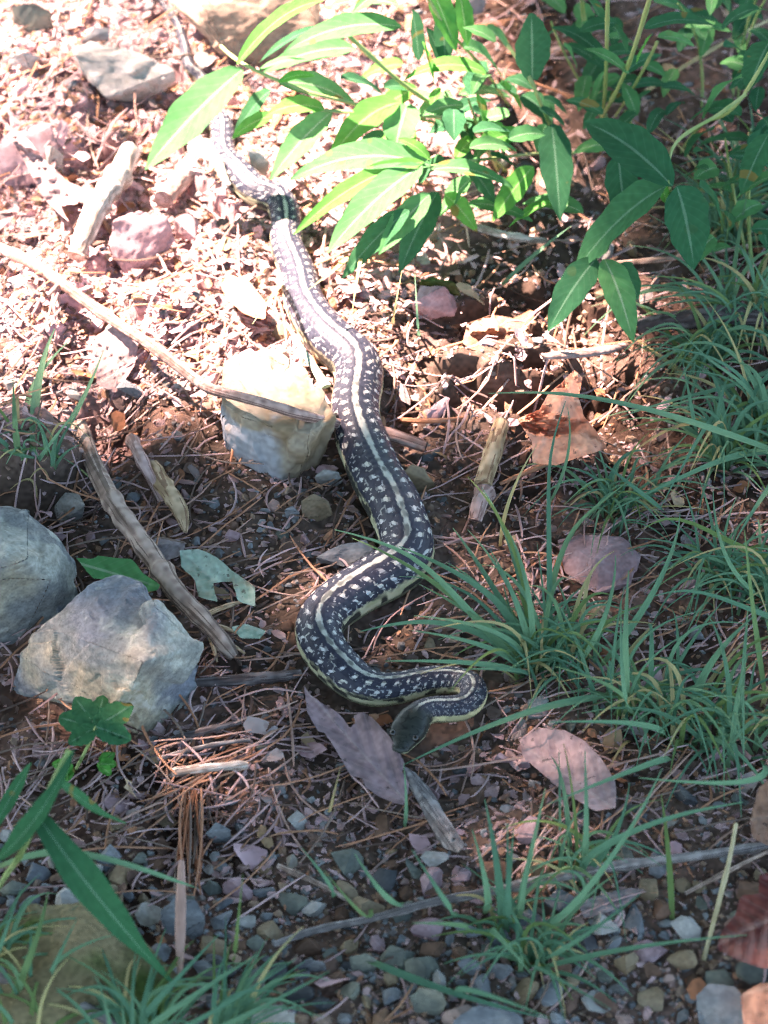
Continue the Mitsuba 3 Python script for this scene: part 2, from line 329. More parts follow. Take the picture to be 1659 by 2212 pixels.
# ------------------------------------------------------------------ the snake
def build_snake():
    pts, rad = [], []
    for px, py, w in SN:
        r0 = w / 2 / PX
        p = G(px, py, r0 * .80); r = r0 * np.linalg.norm(p - CAM) / DIST
        pts.append(p); rad.append(r)
    # the neck lifts, folds back on itself and carries the head
    for px, py, w, h in ((1024, 1492, 60, .010), (1010, 1524, 59, .012), (964, 1533, 59, .014), (926, 1534, 58, .0165), (906, 1544, 63, .017), (893, 1558, 76, .0165), (883, 1576, 79, .015), (874, 1595, 65, .013), (867, 1613, 46, .0112), (864, 1624, 29, .0104), (863, 1629, 14, .0100)):
        p = G(px, py, h); pts.append(p); rad.append(w / 2 / PX * np.linalg.norm(p - CAM) / DIST)
    pts, rad = np.array(pts), np.array(rad)
    # ride over the ground smoothly
    from scipy.ndimage import gaussian_filter1d
    n0 = len(SN)
    pts[:n0, 2] = gaussian_filter1d(pts[:n0, 2], 1.2)
    from scipy.interpolate import CubicSpline, PchipInterpolator
    d = np.r_[0, np.cumsum(np.linalg.norm(np.diff(pts, axis=0), axis=1))]
    L = d[-1]; n = int(L / 0.00065); s = np.linspace(0, L, n)
    c = CubicSpline(d, pts, bc_type='natural')(s); r = PchipInterpolator(d, rad)(s)
    c = gaussian_filter1d(c, 4, axis=0, mode='nearest')
    s_head = d[n0 + 4]                                     # where the neck meets the head
    t = nz(np.gradient(c, axis=0)); up = np.array([0, 0, 1.0])
    up = nz(up - t * (t @ up)[:, None]); side = np.cross(t, up)
    m = 97; v = np.linspace(0, 1, m); th = (v - .5) * 2 * np.pi         # 0 = the spine
    hd = np.clip((s - s_head) / (L - s_head), 0, 1)
    flat = 1 - .38 * np.clip(hd * 3, 0, 1)
    ct, st = np.cos(th), np.sin(th)
    belly = np.where(ct < 0, 1 - .22 * ct ** 2, 1.0)                   # a flatter underside
    rr = r[:, None] * np.ones(m)[None]
    # scales: low domes in staggered rows
    sp = .0036 * np.clip(r / .011, .35, 1.1)
    arc = np.r_[0, np.cumsum((s[1] - s[0]) / sp[:-1])]
    row = (v - .5) * 26; ri = np.round(row)
    cc = arc[:, None] + .5 * (ri % 2)[None]; fc = cc - np.round(cc); fr = (row - ri)[None]
    dome = np.clip(1 - (np.abs(fc) * 2) ** 2.5 - (np.abs(fr) * 2) ** 2.5, 0, 1) ** .5 + .25 * np.exp(-(fr / .1) ** 2) * (np.abs(fc) < .42)
    rr = rr + (hd[:, None] == 0) * dome * .00017 * np.clip(r / .008, 0, 1)[:, None]
    # head plates and brow ridges
    brow = np.exp(-((np.abs(th) - 1.0) / .25) ** 2)[None] * np.exp(-((hd - .52) / .16) ** 2)[:, None]
    rr = rr + brow * .0006
    V = c[:, None] + rr[..., None] * (st[None, :, None] * side[:, None] + (ct * belly)[None, :, None] * (flat[:, None] * np.ones(m)[None])[..., None] * up[:, None])
    i, j = np.meshgrid(np.arange(n - 1), np.arange(m - 1), indexing='ij')
    q = np.stack([i * m + j, (i + 1) * m + j, (i + 1) * m + j + 1, i * m + j + 1], -1).reshape(-1, 4)
    f = np.vstack([q[:, [0, 1, 2]], q[:, [0, 2, 3]]])
    uv = np.stack(np.broadcast_arrays(arc[:, None], v[None]), -1).reshape(-1, 2)
    VV = V.reshape(-1, 3)
    VV = np.vstack([VV, c[-1] + t[-1] * .0006, c[0]]); uv = np.vstack([uv, [arc[-1], .5], [0, .5]])
    jj = np.arange(m - 1)
    f = np.vstack([f, np.stack([jj * 0 + n * m, (n - 1) * m + jj + 1, (n - 1) * m + jj], 1), np.stack([jj * 0 + n * m + 1, jj, jj + 1], 1)])
    a_head = float(np.interp(s_head, s, arc)); a_end = float(arc[-1])
    return VV, f, uv, c, r, t, up, side, hd, flat, a_head, a_end

VV, SF, SUV, sc, sr, st_, su, ss_, hd, sflat, A_HEAD, A_END = build_snake()
# check the facing
fn = np.cross(VV[SF[0, 1]] - VV[SF[0, 0]], VV[SF[0, 2]] - VV[SF[0, 0]])
mid = SF[len(SF) // 4]; nm = np.cross(VV[mid[1]] - VV[mid[0]], VV[mid[2]] - VV[mid[0]])
ci = sc[np.argmin(np.linalg.norm(sc - VV[mid[0]], axis=1))]
if nm @ (VV[mid[0]] - ci) < 0: SF = SF[:, ::-1]

def snake_fn(p, n, uv):
    a, v = uv.x, uv.y
    row = (v - .5) * 26; ar = dr.abs(row)
    wob = noise(a * 1.3, row * .8, 2) - .5
    ri = dr.round(row); par = ri - 2 * dr.floor(ri / 2)
    c = a + .5 * par; fc = dr.abs(c - dr.round(c)); fr = dr.abs(row - ri)
    gap = ss(.30, .46, dr.maximum(fc, fr))                             # skin between the scales
    black = mix((.019, .021, .034), (.034, .037, .055), noise(a * 2.1, row, 5))
    col = black
    # rows of pale dashes on the skin of the flanks
    wv = noise(a * 2.3 + 11, row * 1.7, 4) - .5
    cl = (ar - 2.0) / 2.2; ck = dr.round(cl); cf = dr.abs(cl - ck + .10 * wv)
    ph = a / 2.1 + ar * .20 + .5 * crand(ck, dr.floor(a / 19), 3) * 0 + .18 * ck + .30 * (noise(a * .22, ck * 3.1 + dr.sign(row) * 7, 2) - .5) + .22 * wv; pj = dr.round(ph); pf = dr.abs(ph - pj)
    some = ss(.06, .16, crand(pj, ck + 5, dr.sign(row) + 2))
    bead = .5 + .5 * dr.cos((ar - 2.0) * 6.3 + 1.2 * wv)
    dash = ss(.15, .07, pf - .05 * bead) * ss(.35, .26, cf) * ss(1.0, 1.5, ar) * ss(5.3, 4.8, ar) * (.35 + .65 * ss(.1, .55, bead)) * some * ss(A_HEAD * .13, A_HEAD * .30, a) * (1 - .75 * ss(A_HEAD - 30, A_HEAD - 14, a))
    fleck = ss(.66, .80, noise(a * 3.1, row * 2.3, 12)) * gap * ss(1.0, 1.5, ar) * (.4 + .6 * noise(a * .7, row, 31))
    col = mix(col, mix((.50, .52, .55), (.52, .50, .40), noise(a * .8, row * .7, 40)), dr.maximum(dash * .92, fleck * .75))
    low = ss(5.2, 5.9, ar + .6 * wob + .5 * (fc - .25)) * ss(8.0, 7.2, ar)
    col = mix(col, mix(mix((.47, .45, .30), (.33, .33, .19), noise(a * .8, ar, 3)), (.58, .54, .30), ss(A_HEAD - 30, A_HEAD - 14, a)), low)
    col = mix(col, (.035, .036, .03), low * ss(.42, .58, noise(a * .62, row * .55, 8)) * (1 - .7 * ss(A_HEAD - 30, A_HEAD - 14, a)))
    col = mix(col, mix((.10, .105, .06), (.24, .24, .14), noise(a * .5, row, 3)), ss(7.4, 8.2, ar))
    col = col * (1 - .55 * ss(.36, .48, dr.abs(a - dr.round(a))) * ss(7.8, 8.4, ar))
    stripe = ss(.66, .34, ar + .45 * wob + .25 * (fc - .2))
    col = mix(col, mix((.13, .135, .12), (.40, .41, .36), ss(.15, .6, noise(a * 1.1, row * 1.3, 6))), stripe)
    # the head: dark olive plates, pale lips
    h = ss(A_HEAD - .8, A_HEAD + 2.2, a + .35 * ar)
    hc = mix((.018, .022, .021), (.036, .040, .034), noise(a * 1.6, row * .6, 9))
    hc = mix(hc, (.010, .010, .010), ss(.06, .02, dr.abs(noise(a * 1.1, row * .45, 21) - .5)) * .8); hc = mix(hc, (.36, .36, .22), ss(6.4, 7.2, ar + .5 * wob)); hc = mix(hc, (.04, .04, .03), ss(.30, .40, dr.abs(a * .9 - dr.round(a * .9))) * ss(7.0, 7.6, ar) * ss(9.6, 9.0, ar))
    hc = mix(hc, (.03, .03, .025), ss(.25, .1, dr.abs(ar - 8.1)) * .7)
    return mix(col, hc, h)
def snake_rough(p, n, uv): return .44 - .08 * ss(A_HEAD - 1, A_HEAD + 1, uv.x)
scene['snake_skin'] = {'type': 'twosided', 'bsdf': {'type': 'principled', 'base_color': P(snake_fn), 'roughness': P(snake_rough), 'specular': .25}}
scene['eye_black'] = {'type': 'principled', 'base_color': {'type': 'rgb', 'value': [.01, .009, .008]}, 'roughness': .08, 'specular': .6}

snake = thing('garter_snake', 'black garter snake with pale back stripe and white flecks, winding over the ground', 'snake')
put('body', (VV, SF), 'snake_skin', snake, smooth=True, uv=SUV)
ei = int(np.argmin(np.abs(hd - .60)))
for sg in (-1, 1):
    e = trimesh.creation.icosphere(3, .00150); ctr = sc[ei] + sr[ei] * (.80 * sg * ss_[ei] + .32 * su[ei])
    e.apply_translation(ctr); put('eye', e, 'eye_black', snake, smooth=True)
for sg in (-1, 1):                                        # nostrils
    ni = int(np.argmin(np.abs(hd - .90))); e = trimesh.creation.icosphere(2, .0004); e.apply_translation(sc[ni] + sr[ni] * (.72 * sg * ss_[ni] + .45 * su[ni])); put('nostril', e, 'eye_black', snake, smooth=True)
circles.append(np.stack([sc[::8, 0], sc[::8, 1], sr[::8]], 1))
# press the ground clear of the body
body = hd == 0
tree2 = cKDTree(sc[::4, :2]); inner = (np.abs(XX) < .3) & (YY > -.42) & (YY < .48)
dd, kk = tree2.query(np.stack([XX[inner], YY[inner]], 1)); rb = sr[::4][kk]; zb = sc[::4, 2][kk] - rb * .80
zi = ZZ[inner]; pressed = np.minimum(zi, zb + np.clip(dd - rb * .85, 0, 1) * .55); ZZ[inner] = pressed
i, j = np.meshgrid(np.arange(len(gx) - 1), np.arange(len(gy) - 1), indexing='ij'); w = len(gy)
q = np.stack([i * w + j, (i + 1) * w + j, (i + 1) * w + j + 1, i * w + j + 1], -1).reshape(-1, 4)
put('ground', (np.stack([XX, YY, ZZ], -1).reshape(-1, 3), np.vstack([q[:, [0, 1, 2]], q[:, [0, 2, 3]]])), 'soil', smooth=True,
    label='reddish brown soil of a woodland path', kind='structure')

# ------------------------------------------------------------------ rocks
def hull_rock(pts, edge=.0022, amp=.0012, freq=90., seed=0, strata=None, fine=.6, chipped=1.0):
    P3 = np.array([G(*p) for p in pts]); m = trimesh.convex.convex_hull(P3)
    v, f = trimesh.remesh.subdivide_to_size(m.vertices, m.faces, edge, max_iter=12)
    m = trimesh.Trimesh(v, f, process=True); m.merge_vertices()
    trimesh.smoothing.filter_taubin(m, iterations=1)
    n = m.vertex_normals; v = np.array(m.vertices); g = np.random.default_rng(seed + 100)
    ext = np.ptp(v, axis=0).max(); sd = v[g.choice(len(v), max(14, int(46 * (ext / .07) ** 1.5)), replace=False)]; w_ = v + ext * .03 * (np.stack([meshkit.fbm(v * freq * 1.5 + q, 2, seed) for q in (1, 9, 17)], 1) - .5)
    ci = cKDTree(sd).query(w_ * [1, 1, 1])[1]; off = g.normal(0, 1, len(sd)); gr = g.normal(0, 1, (len(sd), 3))
    chip = (.8 * off[ci] + 60 * ((v - sd[ci]) * gr[ci]).sum(1)) * min(.0009, ext * .018) * chipped
    v = v + n * chip[:, None]
    d = (meshkit.fbm(v * freq + seed, 4, seed) - .5) * 2
    if strata is not None:
        a = v @ np.asarray(strata[:3]) * strata[3] + 1.2 * meshkit.fbm(v * freq * .7, 2, seed + 3)
        d = d * .6 + .9 * (np.abs(a - np.floor(a) - .5) * 2 - .5) * (meshkit.noise(v * freq * .5, seed + 8))
    d = d + fine * (meshkit.fbm(v * freq * 5, 2, seed + 5) - .5)
    m.vertices = v + n * d[:, None] * amp
    trimesh.smoothing.filter_laplacian(m, lamb=.35, iterations=2, volume_constraint=False)
    m.vertices = m.vertices + m.vertex_normals * (.00035 * (meshkit.noise(np.array(m.vertices) * 650, seed + 9) - .5))[:, None]
    blocked.append(Polygon(P3[ConvexHull(P3[:, :2]).vertices, :2]))
    return m

def rock(name, pts, bsdf, label, cat='rock', group=None, smooth=24, **kw):
    return put(name, hull_rock(pts, **kw), bsdf, smooth=smooth, label=label, cat=cat, group=group)

rock('rock', [(-60, 1100, .03), (-60, 1085, .01), (0, 1096, .024), (62, 1106, .026), (135, 1160, .020), (160, 1212, .012), (165, 1300, 0), (120, 1365, -.004), (40, 1400, -.004), (-60, 1420, 0), (-60, 1250, .035), (60, 1210, .034), (110, 1250, .022)],
     'schist', 'blue grey schist rock cut by the edge, behind the larger grey rock', seed=3, amp=.0016, freq=60, strata=(.8, -.5, .3, 110))
rock('rock', [(186, 1268, .032), (250, 1240, .034), (300, 1258, .034), (350, 1315, .036), (425, 1395, .022), (443, 1440, .010), (402, 1500, -.002), (385, 1560, -.006), (322, 1608, -.006), (250, 1572, -.002), (150, 1528, -.002), (28, 1492, -.002), (40, 1412, .012), (96, 1352, .024),
              (335, 1320, .040), (310, 1430, .036), (262, 1545, .016), (140, 1490, .010)],
     'schist', 'large grey rock with ochre stains and slanting layers, beside the serrated leaf', seed=5, amp=.0020, freq=55, strata=(.75, -.6, .2, 95))
rock('rock', [(478, 790, .028), (520, 758, .026), (600, 758, .024), (660, 795, .025), (706, 850, .025), (718, 905, .022), (700, 975, .004), (640, 1052, -.006), (588, 1064, -.008), (520, 1024, -.006), (486, 985, -.004), (482, 870, .028), (510, 893, .029), (590, 922, .029), (668, 938, .027)],
     'tan_rock', 'ochre tan rock with a bluish white face, under the long stick', seed=8, amp=.0022, freq=70)
rock('slab', [(160, 118, .010), (188, 88, .012), (250, 96, .014), (330, 128, .016), (378, 152, .016), (382, 172, .012), (350, 198, .004), (300, 222, -.002), (238, 186, .002), (180, 160, .002), (225, 210, -.004)],
     'stone_pale', 'flat white slab of rock in full sun beside the tail', 'rock', seed=11, amp=.0011, freq=80)
rock('boulder', [(380, -60, .02), (360, 0, .018), (430, 55, .014), (500, 130, .004), (560, 152, -.004), (640, 120, .004), (690, 60, .012), (700, -10, .02), (640, -60, .03), (520, -90, .03), (540, 10, .026), (440, 20, .02)],
     'boulder_stone', 'broad brown grey boulder behind the tail', 'rock', seed=14, amp=.0016, freq=45)
rock('rock', [(886, 655, .012), (905, 612, .014), (960, 616, .013), (992, 650, .009), (985, 684, -.002), (930, 690, -.003), (890, 684, -.002), (940, 640, .016)], 'stone_pinkish', 'pinkish cream stone with a grey corner, sunlit beyond the snake', 'stone', seed=17, amp=.0008, freq=110)
rock('rock', [(905, 606, .010), (935, 596, .012), (985, 610, .010), (1000, 640, .004), (960, 640, .0), (905, 630, 0)], 'mossy_stone', 'olive mossy stone tucked behind the pinkish cream stone', 'stone', seed=18, amp=.0008, freq=110)
rock('slate_wedge', [(680, 1202, .007), (740, 1174, .009), (795, 1166, .010), (815, 1190, .009), (800, 1220, .004), (740, 1226, .003), (690, 1218, .003), (800, 1210, .001), (690, 1210, 0)], 'stone_bluish_grey', 'smooth blue grey slate wedge lying against the snake', 'stone', seed=20, amp=.0004, freq=100)
rock('rock', [(866, 1018, .010), (890, 1000, .012), (920, 1008, .012), (942, 1042, .008), (935, 1072, -.002), (890, 1070, -.002), (870, 1045, .002)], 'stone_tan', 'rounded tan stone touching the right side of the snake', 'stone', seed=22, amp=.0006, freq=120)
rock('rock', [(118, 1090, .014), (140, 1060, .016), (172, 1062, .016), (186, 1090, .012), (178, 1128, -.002), (130, 1134, -.002), (112, 1112, .003)], 'stone_pale', 'cream white stone standing behind the blue grey rock', 'stone', seed=24, amp=.0008, freq=120)
rock('rock', [(648, 1080, .010), (675, 1062, .011), (712, 1082, .008), (722, 1115, .0), (690, 1132, -.002), (650, 1118, .002)], 'stone_tan', 'square tan stone left of the snake, in front of the ochre rock', 'stone', seed=26, amp=.0006, freq=120)
rock('rock', [(612, 1100, .008), (632, 1090, .009), (650, 1106, .007), (648, 1130, -.002), (618, 1128, -.002)], 'stone_bluish_grey', 'small lilac grey stone left of the square tan stone', 'stone', seed=27, amp=.0005, freq=120)
rock('rock', [(676, 1030, .008), (700, 1012, .010), (735, 1020, .010), (745, 1040, .004), (725, 1056, -.002), (684, 1050, -.002)], 'stone_pale', 'round white stone in the shadow of the ochre rock', 'stone', seed=28, amp=.0005, freq=120)
rock('rock', [(-40, 2000, .008), (60, 1958, .014), (180, 1950, .016), (260, 1985, .014), (330, 2060, .008), (400, 2130, .002), (420, 2240, -.006), (200, 2290, 0), (-40, 2260, .006), (150, 2060, .024), (60, 2130, .024)], 'mossy_stone', 'broad olive mossy rock under the grass at the bottom corner', seed=30, amp=.0014, freq=50)
rock('rock', [(345, 1968, .008), (372, 1936, .010), (425, 1942, .010), (446, 1985, .008), (440, 2028, -.002), (362, 2032, -.002), (350, 2000, .002)], 'stone_bluish_grey', 'squarish blue grey stone under the pale dry reed', 'stone', seed=32, amp=.0009, freq=100)
rock('rock', [(982, 2080, .008), (1010, 2058, .009), (1040, 2082, .008), (1036, 2112, 0), (1000, 2104, .002)], 'stone_bluish_grey', 'bright blue slate chip above the bottom slab', 'stone', seed=34, amp=.0004, freq=100)
rock('slab', [(975, 2205, .010), (1030, 2168, .012), (1095, 2172, .012), (1135, 2200, .010), (1140, 2260, 0), (980, 2260, 0)], 'stone_bluish_grey', 'flat blue grey slab cut by the bottom edge', 'stone', seed=36, amp=.0006, freq=90)
rock('rock', [(878, 2150, .010), (905, 2130, .013), (955, 2136, .013), (970, 2170, .008), (945, 2200, -.002), (895, 2196, -.002)], 'stone_greenish_grey', 'rounded olive grey stone left of the bottom slab', 'stone', seed=37, amp=.0007, freq=100)
rock('slab', [(1500, 2150, .010), (1530, 2122, .012), (1590, 2128, .012), (1620, 2170, .010), (1610, 2240, 0), (1510, 2240, 0)], 'stone_bluish_grey', 'flat lilac grey slab near the lower right corner', 'stone', seed=38, amp=.0006, freq=90)
rock('rock', [(630, 2088, .006), (660, 2070, .008), (705, 2076, .008), (712, 2098, .002), (660, 2106, -.002)], 'stone_bluish_grey', 'long pale blue stone lying in front of the dark twig', 'stone', seed=39, amp=.0005, freq=100)
rock('rock', [(750, 2065, .008), (790, 2056, .010), (822, 2076, .008), (810, 2104, -.002), (762, 2112, -.002)], 'stone_greenish_grey', 'knobbly grey green stone at the end of the yellow green stalk', 'stone', seed=40, amp=.0008, freq=100)
rock('rock', [(410, 2080, .008), (438, 2068, .010), (482, 2100, .008), (476, 2128, -.002), (430, 2120, -.002)], 'stone_bluish_grey', 'smooth grey blue stone right of the broad blade tip', 'stone', seed=41, amp=.0005, freq=100)
rock('rock', [(505, 2110, .008), (560, 2086, .010), (590, 2092, .009), (570, 2140, 0), (520, 2150, -.002)], 'stone_greenish_grey', 'long grey stone with a sharp ridge, near the bottom', 'stone', seed=42, amp=.0006, freq=100)
rock('rock', [(540, 2180, .012), (600, 2168, .014), (640, 2185, .012), (640, 2250, 0), (540, 2250, 0)], 'stone_pale', 'pale mint grey stone cut by the bottom edge', 'stone', seed=43, amp=.0006, freq=100)
rock('rock', [(485, 1640, .006), (486, 1700, .004)] + [(460, 1790, .010), (485, 1765, .012), (510, 1790, .010), (505, 1825, 0), (470, 1820, 0)], 'stone_bluish_grey', 'pale lilac stone beside the bundle of red needles', 'stone', seed=44, amp=.0008, freq=100) if False else None
rock('rock', [(440, 1800, .008), (466, 1774, .010), (500, 1790, .009), (506, 1822, 0), (462, 1826, -.002)], 'stone_bluish_grey', 'pale lilac stone right of the bundle of red needles', 'stone', seed=44, amp=.0008, freq=100)
rock('rock', [(1200, 1165, .004), (1270, 1150, .005), (1350, 1160, .005), (1390, 1200, .004), (1370, 1270, .001), (1290, 1290, 0), (1215, 1240, 0), (1290, 1210, .009)], 'stone_pinkish', 'flat pinkish grey stone half hidden behind the grass tuft', 'stone', seed=46, amp=.0010, freq=90)
rock('rock', [(30, 260, .016), (110, 268, .018), (130, 330, .012), (90, 400, .004), (10, 410, .002), (-20, 330, .012)], 'stone_pinkish', 'lumpy pale pink clod behind the pale pink leaf', 'clod', seed=47, amp=.0026, freq=80)
rock('rock', [(80, 322, .012), (112, 312, .014), (142, 335, .010), (135, 385, 0), (95, 388, 0)], 'stone_pale', 'white angular stone beside the pale pink leaf', 'stone', seed=48, amp=.0008, freq=110)
rock('rock', [(240, 480, .016), (300, 450, .02), (360, 470, .018), (385, 520, .010), (350, 570, 0), (270, 590, 0), (235, 540, .004)], 'stone_pinkish', 'crumbling pink clay clod right of the thick pale stick', 'clod', seed=49, amp=.0035, freq=75)
rock('rock', [(372, 470, .016), (410, 450, .018), (432, 480, .012), (425, 520, 0), (380, 520, 0)], 'stone_pinkish', 'lilac pink clod left of the snake, below the short log', 'clod', seed=50, amp=.0022, freq=90)
rock('rock', [(410, 290, .010), (450, 300, .012), (480, 340, .010), (500, 400, .008), (470, 430, 0), (430, 400, 0), (400, 340, .002)], 'stone_pale', 'pale cream stone pressed under the snake near its tail', 'stone', seed=51, amp=.0010, freq=100)
rock('rock', [(530, 320, .010), (560, 325, .012), (585, 350, .010), (575, 385, 0), (545, 380, 0)], 'stone_pale', 'white stone right of the snake under the leaf tips', 'stone', seed=52, amp=.0008, freq=110)
rock('rock', [(20, 10, .014), (70, 0, .016), (110, 20, .014), (120, 60, .004), (60, 75, 0), (25, 50, .002)], 'stone_greenish_grey', 'grey green lump of stone in the far sunlit corner', 'stone', seed=53, amp=.0016, freq=90)
rock('rock', [(0, 130, .010), (50, 110, .012), (90, 120, .008), (70, 160, 0), (0, 170, 0)], 'stone_pale', 'white stone at the far left edge, below the grey green lump', 'stone', seed=54, amp=.0009, freq=100)
rock('rock', [(175, 90, .010), (205, 55, .014), (240, 60, .012), (235, 110, 0), (190, 125, 0)], 'stone_bluish_grey', 'blue white pebble above the flat white slab', 'stone', seed=55, amp=.0009, freq=100)

# ------------------------------------------------------------------ sticks, wood
def stick(name, pts, widths, bsdf, label, cat='stick', group=None, sides=14, rough=.10, seed=1, parent=None, n=60, lift=0.0, flat=1.0):
    pr = []
    for i, p in enumerate(pts):
        w = widths[min(i, len(widths) - 1)] / 2 / PX
        pr.append((*G(p[0], p[1], (p[2] if len(p) > 2 else 0) + w * .8 + lift), w))
    c = bez(np.array(pr), n); kg = np.random.default_rng(seed)
    for q in range(1 + n // 18):                            # knots, and small kinks where they sit
        m_ = kg.uniform(0, n); e_ = np.exp(-((np.arange(n) - m_) / 1.8) ** 2); c[:, 3] *= 1 + kg.uniform(.08, .30) * e_
        c[:, :2] += (kg.normal(0, .10, 2) * c[int(min(m_, n - 1)), 3])[None] * np.exp(-((np.arange(n) - m_) / 7) ** 2)[:, None]
    v, f, uv = tube(c[:, :3], c[:, 3], sides, 0, rough, seed, flat)
    circles.append(np.stack([c[::3, 0], c[::3, 1], c[::3, 3] * .6], 1))
    return put(name, (v, f), bsdf, parent, smooth=True, uv=uv, label=label, cat=cat, group=group)

stick('stick', [(282, 325, .006), (240, 400, .007), (195, 480, .006), (165, 555, .003)], [50, 54, 52, 44], 'pale_bark', 'thick pale stick lying in the sun beside the pink leaf', seed=2, rough=.14)
k = stick('long_stick', [(-60, 512, .010), (40, 552, .012), (130, 610, .013), (240, 690, .016), (330, 748, .018), (420, 818, .022), (470, 845, .031), (560, 868, .036), (640, 893, .030), (715, 912, .016), (790, 930, .006), (860, 946, .008), (920, 966, .005)],
      [24, 25, 26, 26, 25, 25, 23, 22, 23, 23, 26, 31, 26], 'twig_bark', 'long thin stick reaching over the ochre rock and under the snake', seed=3, rough=.12, n=150)
for a, b in (((236, 686), (262, 664)), ((420, 816), (452, 792)), ((130, 612), (104, 640)), ((560, 868), (585, 850))):
    stick('stub', [(a[0], a[1], .014), (b[0], b[1], .020)], [13, 8], 'twig_bark', None, None, seed=6, parent=k, n=10, sides=7)
k = stick('barky_stick', [(172, 925, .006), (205, 1010, .010), (262, 1110, .013), (330, 1205, .015), (390, 1290, .013), (445, 1350, .008), (505, 1418, .004)], [40, 41, 42, 43, 42, 36, 22], 'brown_bark', 'thick barky stick slanting down beside the large grey rock to a splintered end', seed=4, rough=.16, n=110)
for a, b in (((430, 1335), (545, 1296)), ((440, 1350), (520, 1370)), ((470, 1385), (530, 1412)), ((455, 1370), (470, 1430))):
    stick('splinter', [(a[0], a[1], .006), ((a[0] + b[0]) / 2, (a[1] + b[1]) / 2 - 5, .006), (b[0], b[1], .004)], [16, 11, 5], 'tan_wood', None, None, seed=6, parent=k, n=14, sides=7)
stick('wood_sliver', [(283, 950, .004), (315, 1010, .006), (352, 1085, .004)], [22, 24, 18], 'pink_wood', 'narrow dark pink wood sliver right of the barky stick', 'stick', seed=7, n=30)
stick('wood_chip', [(328, 1000, .005), (365, 1060, .006), (390, 1105, .005), (402, 1150, .004)], [26, 40, 36, 10], 'tan_wood', 'frayed tan wood chip beside the narrow pink sliver', 'wood chip', seed=8, flat=.5, n=40, rough=.2)
stick('short_log', [(352, 432, .004), (385, 395, .006), (428, 352, .006)], [46, 48, 50], 'pink_wood', 'stubby pinkish white log end between the pale stick and the snake', 'log', seed=9, n=30, rough=.12)
stick('wood_finger', [(1084, 912, .004), (1064, 975, .007), (1044, 1050, .003)], [34, 40, 38], 'tan_wood', 'smooth tan finger of wood beside the orange leaf, upper piece', 'wood chip', seed=10, n=30, rough=.05)
stick('wood_finger', [(1046, 1060, .002), (1034, 1090, .004), (1026, 1125, .002)], [30, 36, 30], 'pink_wood', 'short pinkish wood stub below the tan finger of wood', 'wood chip', seed=11, n=20, rough=.06)
stick('twig', [(590, 2040, .003), (690, 2008, .005), (800, 1985, .007), (930, 1950, .008), (1065, 1925, .008), (1250, 1885, .009), (1400, 1862, .008), (1571, 1840, .006), (1720, 1815, .006)], [12, 15, 15, 17, 18, 22, 20, 18, 16], 'grey_bark', 'long dark grey twig lying across the gravel at the bottom', 'twig', seed=12, n=110)
stick('twig', [(367, 1670, .003), (440, 1660, .005), (533, 1652, .003)], [17, 19, 16], 'pale_bark', 'short grey white twig among needles left of the purple leaf', 'twig', seed=13, n=30)
stick('twig', [(425, 1474, .003), (520, 1468, .005), (650, 1452, .003)], [18, 24, 18], 'dark_bark', 'dark twig running from the grey rock to the snake', 'twig', seed=14, n=40)
stick('twig', [(330, 1610, .002), (400, 1590, .004), (520, 1560, .003)], [14, 15, 10], 'dark_bark', 'dark twig just in front of the large grey rock', 'twig', seed=15, n=30)
stick('twig', [(340, 1640, .003), (420, 1618, .005), (540, 1598, .003)], [9, 10, 8], 'grey_bark', 'thin grey twig parallel to the dark twig before the grey rock', 'twig', seed=16, n=30)
stick('twig', [(600, 1870, .003), (680, 1905, .004), (770, 1955, .003)], [11, 11, 9], 'brown_bark', 'slender brown twig left of the sparse grass blades', 'twig', seed=17, n=30)
stick('twig', [(1590, 1780, .020), (1575, 1860, .016), (1545, 1980, .008), (1520, 2075, .003)], [8, 9, 10, 9], 'straw_stem', 'thin straw coloured stalk beside the dark red leaf', 'stalk', seed=18, n=40, sides=7)
stick('twig', [(1480, 1930, .004), (1560, 1888, .006), (1680, 1830, .008)], [9, 9, 8], 'brown_bark', 'thin brown twig pointing at the right edge above the red leaf', 'twig', seed=19, n=30, sides=7)
stick('twig', [(1300, 570, .006), (1430, 560, .01), (1620, 530, .008)], [12, 12, 10], 'brown_bark', 'brown twig in the shade under the hanging dark leaves', 'twig', seed=20, n=30, sides=8)
stick('twig', [(1380, 705, .01), (1480, 690, .012), (1660, 690, .010)], [34, 44, 44], 'dark_bark', 'thick dark branch in the shade at the right edge', 'branch', seed=21, n=30)
stick('twig', [(1385, 205, .008), (1500, 130, .02), (1680, 35, .03)], [10, 9, 8], 'straw_stem', 'thin dry straw slanting up to the far right edge', 'stalk', seed=22, n=30, sides=7)
stick('twig', [(1000, 480, .004), (1080, 505, .006), (1180, 520, .004)], [20, 18, 14], 'pale_bark', 'pale broken twig in sun under the green leaf tips', 'twig', seed=23, n=30)
stick('twig', [(620, 700, .012), (670, 780, .012), (705, 835, .008)], [8, 16, 26], 'mint_leaf', 'pale mint green dry blade between the ochre rock and the snake', 'dry leaf', seed=24, n=30, flat=.4)
stick('twig', [(860, 905, .004), (950, 908, .006), (1045, 895, .005)], [10, 12, 8], 'needle_orange', 'orange red twig beside the snake left of the tan finger of wood', 'twig', seed=25, n=24, sides=7)
stick('twig', [(1080, 1045, .004), (1150, 1015, .006), (1230, 985, .004)], [9, 12, 9], 'needle_orange', 'orange twig under the crumpled orange leaf', 'twig', seed=26, n=24, sides=7)
stick('twig', [(1170, 770, .006), (1240, 765, .009), (1350, 745, .006)], [18, 26, 14], 'pink_wood', 'pale pink wood splinter on the soil ledge beyond the orange leaf', 'wood chip', seed=27, n=24, flat=.6)
